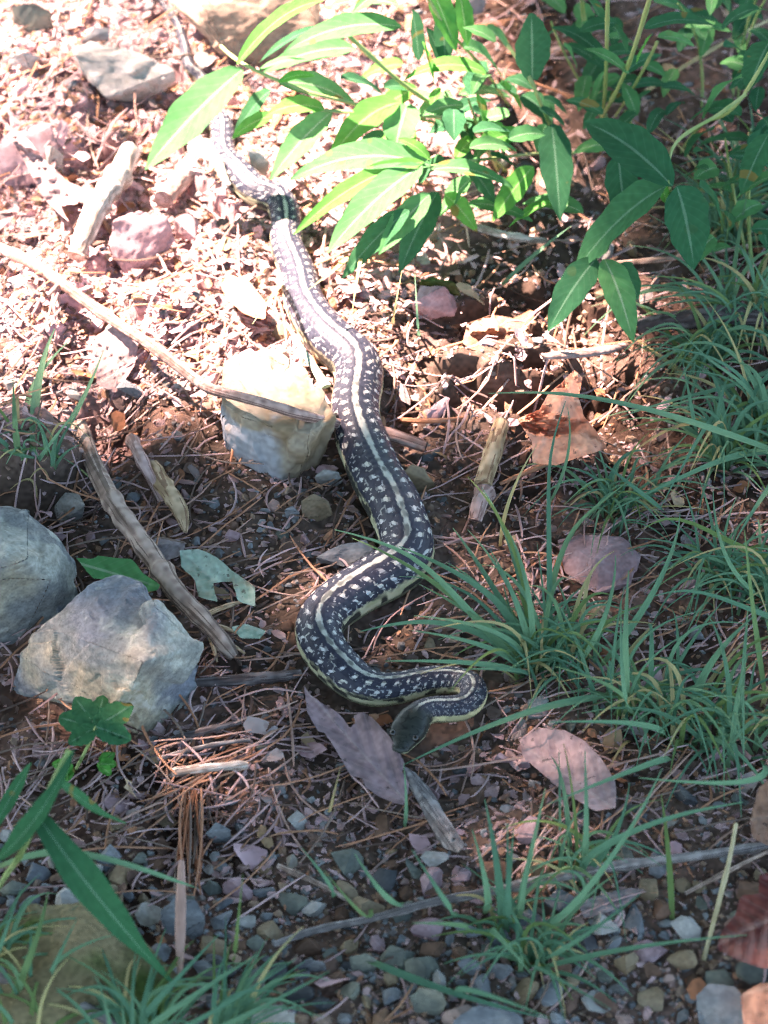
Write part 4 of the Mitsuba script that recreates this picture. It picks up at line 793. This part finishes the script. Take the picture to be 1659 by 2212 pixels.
def random_blades(parent, base, n, spread, length, w, amin=0, amax=2 * math.pi, dry=.13):
    """arching blades from one root, in real directions round it"""
    b0 = G(*base)
    for _ in range(n):
        a = rng.uniform(amin, amax); L = length * rng.uniform(.5, 1.15) / PX; e = rng.uniform(.5, 1.35)
        b = b0[:2] + rng.normal(0, spread / PX, 2); dirv = np.array([math.cos(a), math.sin(a)])
        m_ = b + dirv * L * .5 * math.cos(e); t_ = b + dirv * L * (math.cos(e) * .5 + .42)
        zb = H(*b).item(); A = np.array([[*b, zb - .002], [*m_, zb + L * .5 * math.sin(e)], [*t_, max(H(*t_).item() + .003, zb + L * (.5 * math.sin(e) + rng.uniform(-.35, .15)))]])
        kk_[0] += 1
        c = bez(A, 12); tg = nz(np.gradient(c, axis=0)); side = nz(np.cross(tg, [0, -.3, 1.0])); nrm = np.cross(side, tg)
        x = np.linspace(0, 1, 12); ww = w * rng.uniform(.7, 1.25) / 2 / PX * np.clip((1 - x) / .7, .04, 1) ** .7
        s = np.array([-1, 0, 1.0]); v = c[:, None] + (ww[:, None] * s)[..., None] * side[:, None] + (ww[:, None] * np.abs(s) * .35)[..., None] * nrm[:, None]
        uv = np.stack(np.broadcast_arrays(float(kk_[0] % 97) + .02 + .96 * x[:, None], (.5 + s / 2)[None]), -1).reshape(-1, 2)
        i, j = np.meshgrid(np.arange(11), np.arange(2), indexing='ij'); q = np.stack([i * 3 + j, (i + 1) * 3 + j, (i + 1) * 3 + j + 1, i * 3 + j + 1], -1).reshape(-1, 4)
        put('blade', (v.reshape(-1, 3), np.vstack([q[:, [0, 1, 2]], q[:, [0, 2, 3]]])), 'dry_blade' if rng.random() < dry else 'grass_blade', parent, smooth=True, uv=uv)

def tuft(label, blades=(), rnd=(), group=None):
    g = thing('grass_tuft', label, 'grass', group)
    for b in blades:
        pts, w = b[0], b[1]; blade(g, pts, w, 'dry_blade' if len(b) > 2 and b[2] == 'dry' else 'grass_blade', hs=b[2] if len(b) > 2 and b[2] != 'dry' else None)
    for r in rnd: random_blades(g, r[0], int(r[1] * .8), r[2] * 2.0, r[3] * 1.15, r[4] * .74, *r[5:])
    return g
tuft('grass tuft whose pale arching blades cross the front bend of the snake', [
    (((1145, 1460), (949, 1268), (760, 1162)), 15), (((1138, 1453), (1003, 1308), (887, 1202), (723, 1144)), 16), (((1145, 1435), (1087, 1315), (974, 1231), (861, 1180)), 15), (((1138, 1442), (1058, 1362), (894, 1330)), 14),
    (((1138, 1453), (1040, 1370), (887, 1344), (778, 1364)), 16), (((1130, 1458), (1010, 1385), (890, 1362)), 14), (((1145, 1406), (1051, 1246), (978, 1140)), 13), (((1149, 1388), (1116, 1224), (1040, 1053)), 13),
    (((1149, 1400), (1094, 1151), (1010, 1030)), 13), (((1131, 1460), (985, 1430), (832, 1428)), 14), (((1150, 1470), (1060, 1445), (1000, 1446)), 13), (((1145, 1440), (1020, 1330), (905, 1262)), 15), (((1150, 1430), (1110, 1290), (1060, 1190)), 14)],
    [((1150, 1450), 46, 10, 300, 12), ((1180, 1430), 30, 14, 220, 11)])
tuft('grass tuft with one tall blade rising past the orange leaf', [
    (((1175, 1458), (1185, 1296), (1209, 1205), (1307, 1079), (1356, 1040)), 14), (((1190, 1440), (1185, 1100), (1192, 968), (1222, 866)), 12, (0, .05, .065, .07)), (((1151, 1440), (1141, 1279), (1097, 1144)), 13),
    (((1297, 1440), (1419, 1265), (1469, 1110)), 14), (((1240, 1450), (1300, 1350), (1330, 1200)), 13)], [((1230, 1440), 44, 16, 260, 12)])
tuft('grass tuft with an upright double blade right of the pinkish grey stone', [
    (((1354, 1540), (1351, 1381), (1358, 1232)), 16), (((1372, 1545), (1345, 1470), (1342, 1300)), 13), (((1345, 1550), (1290, 1470), (1200, 1440)), 13)], [((1350, 1545), 44, 18, 260, 12)])
tuft('dense grass tuft on the right between the pale pink leaf and the edge', [
    (((1493, 1540), (1554, 1408), (1630, 1330)), 18), (((1440, 1600), (1330, 1560), (1190, 1560)), 14), (((1450, 1640), (1300, 1690), (1182, 1738)), 14)], [((1470, 1590), 50, 20, 280, 13)])
tuft('second dense grass tuft at the right edge above the curled rusty leaf', [(((1652, 1500), (1618, 1245), (1608, 1144)), 13, (0, .05, .07)), (((1640, 1640), (1500, 1690), (1380, 1680)), 14)], [((1590, 1590), 54, 24, 280, 13)])
tuft('grass at the right edge with blades arching left over the bare soil', [
    (((1700, 1345), (1605, 1310), (1470, 1276), (1412, 1288)), 14), (((1700, 1210), (1571, 1167), (1452, 1120), (1390, 1142)), 14), (((1690, 1020), (1605, 1140), (1585, 1175)), 12), (((1660, 1300), (1560, 1180), (1540, 1050)), 11)], [((1640, 1290), 60, 22, 300, 11), ((1560, 1260), 60, 12, 220, 10)])
tuft('grass root at the right edge sending one very long blade over the orange leaf', [
    (((1700, 985), (1537, 927), (1402, 886), (1232, 853), (1055, 850)), 17, (.01, .04, .055, .055, .04)), (((1690, 790), (1571, 836), (1402, 880), (1330, 905)), 14), (((1690, 965), (1598, 826), (1537, 781), (1476, 722)), 14), (((1700, 975), (1605, 981), (1470, 1032), (1328, 1100)), 15),
    (((1560, 880), (1470, 1015), (1425, 1100)), 11), (((1503, 940), (1490, 860), (1474, 775)), 11)], [((1640, 940), 60, 14, 330, 14), ((1560, 1010), 60, 6, 260, 13)])
tuft('thin grass between the crumpled orange leaf and the front tuft', [(((1440, 1110), (1368, 1052), (1285, 986)), 14), (((1180, 1100), (1230, 960), (1226, 880)), 9), (((1080, 1180), (1100, 1080), (1160, 960)), 9, 'dry')], [((1330, 1110), 80, 14, 200, 10)])
tuft('shaded grass under the hanging dark leaves at the right edge', [(((1700, 700), (1659, 629), (1616, 545)), 14)], [((1620, 720), 90, 17, 330, 14), ((1520, 800), 70, 8, 260, 13)])
tuft('thin grass growing through the leafy plants at the upper right', [], [((1570, 520), 80, 12, 280, 12), ((1620, 430), 60, 7, 260, 12)])
tuft('grass tuft with upright blue green blades on the gravel in front of the bark strip', [
    (((1083, 2004), (1069, 1845), (1047, 1727)), 18), (((1047, 1975), (1040, 1864), (1020, 1792)), 15), (((978, 1970), (931, 1900), (890, 1836)), 16), (((1000, 2022), (941, 1995), (890, 1994)), 15), (((1091, 2013), (1102, 1882), (1110, 1786)), 15),
    (((1123, 1985), (1135, 1900), (1146, 1843)), 14), (((1062, 2013), (1110, 2060), (1152, 2108)), 14), (((1117, 1975), (1151, 1828), (1178, 1702)), 14), (((1100, 2000), (1098, 1900), (1096, 1778)), 14)], [((1085, 2005), 20, 12, 180, 12)])
tuft('sparse blue green grass blades left of the upright gravel tuft', [(((876, 1952), (803, 1900), (766, 1844)), 15), (((720, 1940), (690, 1880), (650, 1830)), 11), (((800, 1960), (740, 1930), (700, 1880)), 10)], [])
tuft('grass tuft with long blades leaning right below the pale pink leaf', [
    (((1158, 2022), (1266, 1923), (1368, 1780), (1430, 1660)), 14), (((1250, 1905), (1280, 1845), (1436, 1770), (1605, 1733)), 15), (((1260, 1885), (1266, 1726), (1263, 1622)), 13), (((1160, 2075), (1280, 2010), (1385, 1930)), 15), (((1141, 2100), (1368, 2048), (1615, 2020)), 12),
    (((1150, 2090), (1232, 2130), (1320, 2180)), 14), (((1240, 1900), (1330, 1800), (1360, 1690)), 13)], [((1250, 1895), 34, 14, 240, 12), ((1150, 2080), 40, 10, 220, 12)])
tuft('single pale blade standing upright on the bare soil near the red leaf', [(((1453, 1992), (1439, 1794), (1428, 1716)), 13)], [])
tuft('long dark blade lying under the chin of the snake', [(((1330, 1500), (1152, 1535), (1000, 1592), (872, 1652)), 15, (.006, .020, .018, .006)), (((873, 1790), (876, 1700), (872, 1648)), 8), (((720, 1728), (726, 1695), (736, 1655)), 8, 'dry')], [])
tuft('small grass tuft at the left edge above the blue grey rock', [
    (((73, 978), (80, 839), (118, 710)), 22), (((62, 955), (91, 803), (154, 732)), 17), (((40, 985), (32, 900), (28, 820)), 15), (((116, 960), (182, 857), (224, 757)), 17), (((92, 1020), (130, 930), (175, 875)), 13), (((0, 970), (50, 985), (100, 992)), 11)], [((80, 985), 26, 16, 120, 12, 0, 2 * math.pi, .2)])
tuft('grass tuft in the lower left corner leaning right over the mossy rock', [
    (((0, 2215), (73, 2045), (104, 1926)), 16), (((65, 2215), (120, 2082), (252, 2018)), 14), (((95, 2140), (130, 2060), (166, 1984)), 11), (((0, 1872), (146, 1842), (218, 1853), (382, 1904), (432, 1920)), 15, (.03, .05, .05, .035, .015)), (((-10, 2080), (20, 1990), (45, 1920)), 11)], [((60, 2240), 46, 14, 260, 12, 0, math.pi), ((-10, 2120), 30, 8, 220, 12, -.5, 1.4)])
tuft('grass along the bottom edge with long blades leaning right onto the gravel', [
    (((280, 2235), (382, 2115), (474, 2018)), 14), (((300, 2240), (420, 2150), (560, 2060)), 14), (((506, 2076), (515, 1980), (525, 1888)), 9), (((420, 2245), (560, 2180), (712, 2098)), 14), (((200, 2240), (230, 2180), (205, 2100)), 12), (((330, 2240), (470, 2180), (640, 2070)), 12)], [((300, 2260), 60, 13, 260, 12, 0, math.pi), ((480, 2260), 50, 7, 240, 12, 0, 1.6)])
tuft('yellow green stalk lying on the gravel above the bottom slab', [(((790, 2072), (967, 2142), (1180, 2200)), 18, (.006, .012, .012)), (((980, 2150), (1100, 2165), (1190, 2200)), 13)], [])
tuft('yellowish stem crossing the sunlit soil under the leaf tips', [(((1085, 615), (1150, 555), (1234, 488)), 12, (.004, .02, .035)), (((850, 690), (858, 640), (868, 585)), 8, 'dry'), (((905, 720), (900, 660), (896, 590)), 8)], [])
tuft('straw yellow blades behind the bend of the snake', [(((600, 625), (570, 665), (545, 700)), 14, 'dry'), (((735, 560), (700, 600), (660, 630)), 14, 'dry'), (((790, 540), (770, 610), (760, 680)), 11, 'dry')], [])

# ------------------------------------------------------------------ loose litter: pebbles, needles, leaf flakes (largest as things, the rest as stuff)
LAND = [('the head of the snake', 880, 1590), ("the snake's front bend", 690, 1350), ('the tail of the snake', 385, 70), ('the ochre tan rock', 590, 1060), ('the large grey rock', 330, 1600), ('the edge blue grey rock', 150, 1330),
        ('the crumpled orange leaf', 1200, 1010), ('the purplish grey leaf', 800, 1720), ('the pale pink grassy leaf', 1220, 1760), ('the dark red leaf', 1560, 2060), ('the mossy rock', 300, 2010), ('the upright gravel grass tuft', 1080, 2010),
        ('the bark strip', 990, 1850), ('the bundle of red needles', 410, 1800), ('the thick pale stick', 230, 450), ('the flat white slab', 280, 210), ('the tan finger of wood', 1060, 1060), ('the pinkish cream stone', 940, 700),
        ('the splintered stick end', 520, 1420), ('the mint green leaf piece', 470, 1260), ('the slate wedge', 740, 1230), ('the bottom blue grey slab', 1050, 2180), ('the long pale blue stone', 670, 2105), ('the left grass tuft', 80, 1000),
        ('the pink clay clod', 310, 580), ('the pale lilac stone', 475, 1830), ('the lone straw stalk', 1540, 1980), ('the lilac grey slab', 1550, 2130), ('the short log', 400, 440), ('the frayed wood chip', 395, 1150), ('the squarish blue grey stone', 400, 2030),
        ('the cinquefoil', 210, 1690), ('the flat pinkish grey stone', 1300, 1290), ('the brown ledge leaf', 1080, 770), ('the grey leaf strip', 1320, 1980), ('the yellow green stalk', 900, 2120),
        ('the dusty pointed pink leaf', 250, 870), ('the salmon pink leaf', 530, 705), ('the white angular stone', 110, 400), ('the grey green lump', 70, 90), ('the blue white pebble', 215, 130), ('the boulder', 520, 170),
        ('the leaning pale pink leaf', 130, 500), ('the white stone under leaves', 560, 400), ('the thin brown shaded twig', 1450, 570), ('the dark branch', 1500, 740), ('the far edge straw', 1500, 150), ('the curled rusty leaf', 1600, 1830), ('the rough brown leaf', 1600, 2200),
        ('the rock side dark twig', 540, 1500), ('the slender brown twig', 680, 1920), ('the short grey white twig', 450, 1690), ('the knobbly stone', 790, 2120), ('the rounded tan stone', 905, 1090), ('the cream white stone', 150, 1150), ('the narrow pink sliver', 320, 1020), ('the pale broken twig', 1090, 530)]
LXY = np.array([FX(a, b) for _, a, b in LAND])
ORD = ['nearest', 'second nearest', 'third nearest', 'fourth nearest', 'fifth nearest', 'sixth nearest', 'seventh nearest', 'eighth nearest', 'ninth nearest', 'tenth nearest'] + [w + ' nearest' for w in 'eleventh twelfth thirteenth fourteenth fifteenth sixteenth seventeenth eighteenth nineteenth twentieth'.split()]
def name_them(items, noun, cat, group):
    """items: (key, colour, adjective, xy). Each is told by its colour and by how near it lies to a thing one can find."""
    for col in {i[1] for i in items}:
        sub = [i for i in items if i[1] == col]; xy = np.array([i[3] for i in sub]); d = np.linalg.norm(xy[:, None] - LXY[None], axis=2)
        rank = d.argsort(0).argsort(0)
        for n_, it in enumerate(sub):
            b = int(np.lexsort((d[n_], rank[n_]))[0]); o = ORD[min(rank[n_, b], len(ORD) - 1)]
            tag(it[0], f'{it[2]} {col} {noun}, {o} of its colour to {LAND[b][0]}', cat, group)

def dens(px, py):
    """how stony, how needly, how flaky the ground is at a sheet position"""
    bottom = 1 / (1 + math.exp(-(py - 1880) / 50)); midz = math.exp(-((px - 560) / 260) ** 2 - ((py - 1130) / 130) ** 2)
    grav = .20 + 1.2 * bottom * (.5 + .5 * (px > 430)) + .7 * midz + 1.0 * (py < 860) * (px < 620)
    lit = 1 / (1 + math.exp((py - 820) / 60)) * (px < 900)
    flake = .20 + .15 * (py < 1840) + 1.25 * lit + .5 * math.exp(-((px - 1080) / 250) ** 2 - ((py - 800) / 180) ** 2) + .35 * math.exp(-((py - 1700) / 160) ** 2)
    need = .06 + .30 * (py < 1840) + .75 * math.exp(-((px - 420) / 330) ** 2 - ((py - 1690) / 190) ** 2) + .25 * math.exp(-((px - 420) / 220) ** 2 - ((py - 680) / 150) ** 2) + .1 * (py < 420) * (px < 500) + .3 * math.exp(-((py - 1150) / 200) ** 2)
    return grav, need, flake

def scatter(which, n, margin=120):
    out = []
    while len(out) < n:
        px, py = rng.uniform(-margin, W0 + margin), rng.uniform(-margin, H0 + margin)
        if rng.random() * 1.6 < dens(px, py)[which]: out.append((px, py))
    return out

def pebble_mesh(r, seed):
    g = np.random.default_rng(seed); n = int(g.integers(11, 18)); p = nz(g.normal(size=(n, 3))) * g.uniform(.82, 1.0, (n, 1))
    p *= np.array([1, g.uniform(.6, .95), g.uniform(.4, .75)])
    m = trimesh.convex.convex_hull(p); v = np.array(m.vertices)
    a = g.uniform(0, 2 * np.pi); R = trimesh.transformations.euler_matrix(g.normal(0, .25), g.normal(0, .25), a)[:3, :3]
    return (v @ R.T) * r, np.array(m.faces)
CHIPS = [pebble_mesh(1.0, 900 + q) for q in range(70)]
def chip(r):
    v, f = CHIPS[int(rng.integers(70))]; a = rng.uniform(0, 2 * np.pi); c_, s_ = math.cos(a), math.sin(a)
    return np.c_[v[:, 0] * c_ - v[:, 1] * s_, v[:, 0] * s_ + v[:, 1] * c_, v[:, 2]] * r, f
def bevel(v, f):
    """worn edges: one round of subdivision, pulled in a little"""
    m = trimesh.Trimesh(v, f, process=False).subdivide(); c = m.vertices.mean(0); trimesh.smoothing.filter_laplacian(m, lamb=.07, iterations=1)
    return np.array(m.vertices), np.array(m.faces)

def zone_colour(px, py):
    u = rng.random()
    if py > 1820: return ['bluish grey', 'greenish grey', 'tan', 'pale', 'rusty brown', 'dark grey', 'pinkish'][int(np.searchsorted(np.cumsum([.20, .18, .24, .14, .12, .05]), u))]
    if py < 900 and px < 950: return ['pinkish', 'pale', 'tan', 'bluish grey', 'rusty brown'][int(np.searchsorted(np.cumsum([.46, .22, .14, .10]), u))]
    return ['tan', 'pinkish', 'rusty brown', 'pale', 'bluish grey', 'greenish grey', 'dark grey'][int(np.searchsorted(np.cumsum([.22, .20, .20, .10, .14, .08]), u))]

Bag.keep_off = (cKDTree(sc[::6, :2]), sr[::6] * .8)
N_PEB, N_NEED, N_FLAKE = 290, 290, 290
cand = []
for px, py in scatter(0, 8000):
    r = float(np.clip(rng.lognormal(math.log(19 if py > 1850 else 9.5), .5), 5, 42)) / PX
    cand.append((r, px, py))
cand.sort(key=lambda t: -t[0] * (1 if 0 < t[1] < W0 and 0 < t[2] < H0 else .5))
placed, items, stuff = [], [], Bag()
from collections import defaultdict
grid = defaultdict(list)
for r, px, py in cand:
    p = G(px, py)
    if not free(p[0], p[1], r): continue
    ce = (int(p[0] // .012), int(p[1] // .012))
    if any((p[0] - x) ** 2 + (p[1] - y) ** 2 < (.66 * (r + q)) ** 2 for a in (-1, 0, 1) for b in (-1, 0, 1) for x, y, q in grid[ce[0] + a, ce[1] + b]): continue
    grid[ce].append((p[0], p[1], r)); seed = int(rng.integers(1 << 30)); v, f = pebble_mesh(r, seed)
    inside = 15 < px < W0 - 15 and 15 < py < H0 - 15
    z = H(p[0], p[1]).item() - v[:, 2].min() * .45
    if inside and len(items) < N_PEB:
        v, f = bevel(v, f); col = zone_colour(px, py); v = v + [p[0], p[1], z]
        ext = np.ptp(v, axis=0); adj = 'flat' if ext[2] < .42 * max(ext[:2]) else 'chunky' if min(ext[:2]) > .8 * max(ext[:2]) else 'angular'
        key = put('pebble', (v, f), skey(col), smooth=35, uv=None)
        items.append((key, col, adj, p[:2]))
    else:
        v = v + [p[0], p[1], z]; stuff.add(v, f, np.full((len(v), 2), float(len(stuff.v)) + .5))
name_them(items, 'pebble', 'pebble', 'loose pebbles on the soil')
# fine gravel and crumbs of soil
pinks = Bag()
pts_ = scatter(0, 21500, 300)
for (px, py), p in zip(pts_, GV(pts_)):
    r = float(np.clip(rng.lognormal(math.log(5.2), .42), 2.2, 11)) / PX; v, f = chip(r)
    if py < 900 and px < 800 and rng.random() < .75: pinks.add(v * 1.15 + [p[0], p[1], p[2] - v[:, 2].min() * .5], f, np.full((len(v), 2), float(len(pinks.v)) + .5)); continue
    stuff.add(v + [p[0], p[1], p[2] - v[:, 2].min() * .5], f, np.full((len(v), 2), float(len(stuff.v) % 4000) + .5))
mm, uvs = pinks.mesh(); put('clay_crumbs', mm, 'stone_pinkish', uv=uvs, label='pinkish crumbs of dry clay on the sunlit bank', kind='stuff')
(mv, uvs) = stuff.mesh(); m_ = trimesh.Trimesh(mv[0], mv[1], process=False)
idx = mv[1].ravel(); put('gravel', (mv[0][idx], np.arange(len(idx)).reshape(-1, 3)), 'gravel_mix', uv=uvs[idx], label='fine grey and brown gravel and soil crumbs', kind='stuff')

def needle_mesh(px, py, L, a, r, k, lift):
    c0 = G(px, py); d = np.array([math.cos(a), math.sin(a)]) * L / 2; b = rng.normal(0, .08) * L; n = np.array([-d[1], d[0]]) / (L / 2)
    t = np.linspace(-1, 1, 7); xy = c0[:2] + t[:, None] * d + (b * (1 - t ** 2))[:, None] * n
    z = H(xy[:, 0], xy[:, 1]); lin = np.polyval(np.polyfit(t, z, 1), t); z = .5 * np.maximum(z, lin) + .5 * lin + np.maximum(0, (z - lin).max()) * .5 + lift
    return tube(np.c_[xy, z], np.r_[.5, 1, 1, 1, 1, 1, .5] * r, 4, k)
items, stuff = [], Bag()
ns = [(float(60 + 200 * rng.random() ** 1.6), px, py) for px, py in scatter(1, 1900)]; ns.sort(key=lambda t: -t[0] * (1 if 30 < t[1] < W0 - 30 and 30 < t[2] < H0 - 30 else .1))
for L, px, py in ns:
    a = rng.uniform(0, np.pi) if rng.random() < .5 else rng.normal(.75, .45); col = ['orange', 'pinkish tan', 'grey brown'][int(np.searchsorted([.42, .72], rng.random()))]
    v, f, uv = needle_mesh(px, py, L / PX, a, rng.uniform(.00035, .0006), float(len(items) % 97), rng.uniform(.001, .006))
    if len(items) < N_NEED:
        key = put('pine_needle', (v, f), 'needle_' + col.replace(' ', '_'), smooth=True, uv=uv)
        e = (v[-1] - v[-2])[:2]; sl = 'lying across' if abs(e[0]) > abs(e[1]) else 'pointing away'
        items.append((key, col, 'crosswise' if abs(e[0]) > abs(e[1]) else 'lengthwise', G(px, py)[:2]))
    else: uv = uv.copy(); uv[:, 0] = float(len(stuff.v)) + .5; stuff.add(v, f, uv)
name_them(items, 'pine needle', 'pine needle', 'loose pine needles')
mm, uvs = stuff.mesh(); put('needle_litter', mm, 'litter_mix', uv=uvs, smooth=True, label='scattered short pine needles', kind='stuff')

def flake_mesh(px, py, r, k, lift, seed, big, p=None):
    g = np.random.default_rng(seed); n = 9; a = np.sort(g.uniform(0, 2 * np.pi, n)) if not big else np.linspace(0, 2 * np.pi, n, endpoint=False) + g.uniform(-.2, .2, n)
    rad = r * g.uniform(.6, 1.1, n); asp = g.uniform(.35, .8); ring = np.c_[np.cos(a) * rad, np.sin(a) * rad * asp]
    P2 = np.vstack([[[0, 0]], ring * .55, ring]); cur = g.normal(0, .5); tw = g.normal(0, .35)
    z = cur * P2[:, 1] ** 2 / r + tw * P2[:, 0] * P2[:, 1] / r + g.normal(0, .06 * r, len(P2)); q = np.c_[P2, z]
    R = trimesh.transformations.euler_matrix(g.normal(0, .35), g.normal(0, .35), g.uniform(0, 6.3))[:3, :3]; q = q @ R.T
    f = [[0, 1 + i, 1 + (i + 1) % n] for i in range(n)] + [[1 + i, 1 + n + i, 1 + n + (i + 1) % n] for i in range(n)] + [[1 + i, 1 + n + (i + 1) % n, 1 + (i + 1) % n] for i in range(n)]
    p = G(px, py) if p is None else p; q = q + [p[0], p[1], p[2] - q[:, 2].min() * .6 + lift]
    return q, np.array(f), np.full((len(q), 2), k + .5)
items, stuff = [], Bag()
fs = [(float(np.clip(rng.lognormal(math.log(15), .5), 5, 46)), px, py) for px, py in scatter(2, 2400)]; fs.sort(key=lambda t: -t[0] * (1 if 10 < t[1] < W0 - 10 and 10 < t[2] < H0 - 10 else .2))
for r, px, py in fs:
    p = G(px, py)
    if not free(p[0], p[1], r / PX * .6): continue
    if py < 900 and px < 950: col = ['pinkish', 'tan', 'rusty', 'greyish'][int(np.searchsorted([.62, .80, .90], rng.random()))]
    else: col = ['pinkish', 'tan', 'dark brown', 'greyish', 'rusty'][int(np.searchsorted([.26, .42, .66, .86], rng.random()))]
    v, f, uv = flake_mesh(px, py, r / PX, float(len(items) + len(stuff.v)), rng.uniform(0, .003), int(rng.integers(1 << 30)), r > 14)
    if len(items) < N_FLAKE:
        key = put('leaf_flake', (v, f), 'flake_' + col.replace(' ', '_'), smooth=40 and True, uv=uv); items.append((key, col, 'large' if r > 24 else 'small', p[:2]))
    else: stuff.add(v, f, uv)
name_them(items, 'leaf flake', 'leaf flake', 'broken bits of dead leaves')
pts_ = scatter(2, 12800, 300)
for (px, py), p in zip(pts_, GV(pts_)):                    # crumbs of bark and wood
    r = float(np.clip(rng.lognormal(math.log(7.0), .5), 2.5, 20)) / PX; v, f = chip(r)
    a = rng.uniform(0, np.pi); d_ = np.array([math.cos(a), math.sin(a), rng.normal(0, .15)]); v = v * .6 + (v @ d_)[:, None] * d_ * rng.uniform(.4, 1.6)
    stuff.add(v + [p[0], p[1], p[2] - v[:, 2].min() * .7], f, np.full((len(v), 2), float(len(stuff.v)) + .5))
pts_ = scatter(2, 13400, 300)
for (px, py), p in zip(pts_, GV(pts_)):
    v, f, uv = flake_mesh(px, py, float(np.clip(rng.lognormal(math.log(7.5), .4), 3, 14)) * (1.55 if py < 900 and px < 950 else 1) / PX, float(len(stuff.v)), rng.uniform(0, .002), int(rng.integers(1 << 30)), False, p); stuff.add(v, f, uv)
mm, uvs = stuff.mesh(); put('leaf_litter', mm, 'litter_mix', uv=uvs, smooth=False, label='crumbled dead leaves over the soil', kind='stuff')

# ------------------------------------------------------------------ the tree that shades the path
def lit_share(px, py):
    """how open the crown is towards the sun over a spot of ground"""
    w = np.stack([px / 150, py / 150, 0 * px], -1); px = px + 110 * (meshkit.fbm(w, 3, 3) - .5) * 2; py = py + 110 * (meshkit.fbm(w + 9, 3, 4) - .5) * 2
    poly = Polygon([(-900, -700), (1060, -700), (1130, 0), (1210, 250), (1350, 560), (1390, 930), (1330, 1030), (1120, 1010), (980, 960), (820, 880), (690, 1010), (560, 1040), (420, 900), (250, 850), (60, 900), (-150, 820), (-900, 820)])
    from shapely import points as spts, distance as sdist
    inn = contains_xy(poly, px, py); d = sdist(poly.exterior, spts(px, py)); d = np.where(inn, d, -d)
    L = 1 / (1 + np.exp(-d / 26))
    for x, y, rx, ry, a in ((480, 1330, 130, 120, .22), (560, 1130, 150, 90, .30), (1110, 1330, 130, 150, .34), (1200, 1635, 75, 60, .42), (60, 930, 130, 90, .25), (760, 1390, 90, 80, .12), (250, 1400, 150, 110, .05), (960, 1640, 90, 40, .06), (1215, 915, 120, 110, .75)):
        L = np.maximum(L, a * np.exp(-((px - x) / rx) ** 2 - ((py - y) / ry) ** 2))
    return np.clip(L, .018, 1)

def build_tree():
    g = np.random.default_rng(3)
    N = 60000; gx_, gy_ = g.uniform(-1.1, 1.3, N), g.uniform(-1.3, 1.3, N); a_leaf = 8.2e-4
    s2 = sheet(np.c_[gx_, gy_, 0 * gx_]); L = lit_share(s2[:, 0], s2[:, 1])
    want = -np.log(L) / a_leaf; have = N / (2.4 * 2.6)
    keep = g.random(N) < want / have; gx_, gy_ = gx_[keep], gy_[keep]; n = len(gx_)
    h = 3.0 + 1.2 * meshkit.fbm(np.c_[gx_ * 2.2, gy_ * 2.2, 0 * gx_], 3, 6) + g.uniform(-.25, .25, n)
    c = np.c_[gx_, gy_, 0 * gx_] + SUN[None] * (h / SUN[2])[:, None]
    ln, wd = .026 * g.uniform(.8, 1.2, n), .0165 * g.uniform(.8, 1.2, n)
    # the rest of the crown spreads on over the wood around the gap
    M = 80000; fx, fy = g.uniform(-4.5, 4.5, M), g.uniform(-4.5, 4.5, M); k = ~((np.abs(fx - .1) < 1.15) & (np.abs(fy) < 1.25)) & ~((fx < .2) & (fy > -.3) & (fx > -2.2) & (fy < 1.9)); fx, fy = fx[k], fy[k]
    hf = 3.2 + 1.4 * meshkit.fbm(np.c_[fx * 1.2, fy * 1.2, 0 * fx], 3, 8) + g.uniform(-.4, .4, len(fx))
    c = np.vstack([c, np.c_[fx, fy, 0 * fx] + SUN[None] * (hf / SUN[2])[:, None]]); sc_ = 2.1 * g.uniform(.8, 1.2, len(fx)); ln, wd = np.r_[ln, .026 * sc_], np.r_[wd, .0165 * sc_]; n = len(c)
    nr = nz(g.normal(0, .45, (n, 3)) + [SUN[0] * .5, SUN[1] * .5, 1.0]); a = nz(np.cross(nr, g.normal(size=(n, 3)))); b = np.cross(nr, a)
    v = np.stack([c - a * ln[:, None], c - a * (ln * .2)[:, None] + b * wd[:, None], c + a * (ln * .35)[:, None] + b * (wd * .85)[:, None], c + a * ln[:, None], c + a * (ln * .35)[:, None] - b * (wd * .85)[:, None], c - a * (ln * .2)[:, None] - b * wd[:, None]], 1).reshape(-1, 3)
    o = np.arange(n)[:, None] * 6; f = np.concatenate([o + [[0, 1, 5]], o + [[1, 2, 4]], o + [[1, 4, 5]], o + [[2, 3, 4]]])
    return c, v, f
cr, cv, cf = build_tree()
scene['canopy_leaf'] = {'type': 'principledthin', 'base_color': {'type': 'rgb', 'value': [.05, .12, .035]}, 'roughness': .5, 'diff_trans': .7, 'eta': 1.45}
tree = thing('shade_tree', 'leafy tree beyond the path whose crown shades the lower and right-hand ground', 'tree')
tb = np.array([-.7, 3.6, 0.0]); trunk = bez([tb - [0, 0, .3], tb + [-.05, .05, 1.4], tb + [-.1, -.02, 3.0], tb + [-.2, -.1, 5.2]], 30)
v, f, uv = tube(trunk, np.linspace(.13, .05, 30), 16, 0, .12, 3); put('trunk', (v, f), 'dark_bark', tree, smooth=True, uv=uv)
g = np.random.default_rng(12)
far = cr[np.argsort(-np.linalg.norm(cr - trunk[18], axis=1))]
ends = [p for p in cr[g.choice(len(cr), 26, replace=False)]]
for p in ends:
    st0 = trunk[int(g.integers(14, 26))]; mid_ = (st0 + p) / 2 + [0, 0, .25 + g.uniform(0, .2)]; c = bez([st0, mid_, p], 16)
    v, f, uv = tube(c, np.linspace(.022, .004, 16), 7, 0, .1, 5); put('limb', (v, f), 'dark_bark', tree, smooth=True, uv=uv)
put('crown', (cv, cf), 'canopy_leaf', tree, kind='stuff')
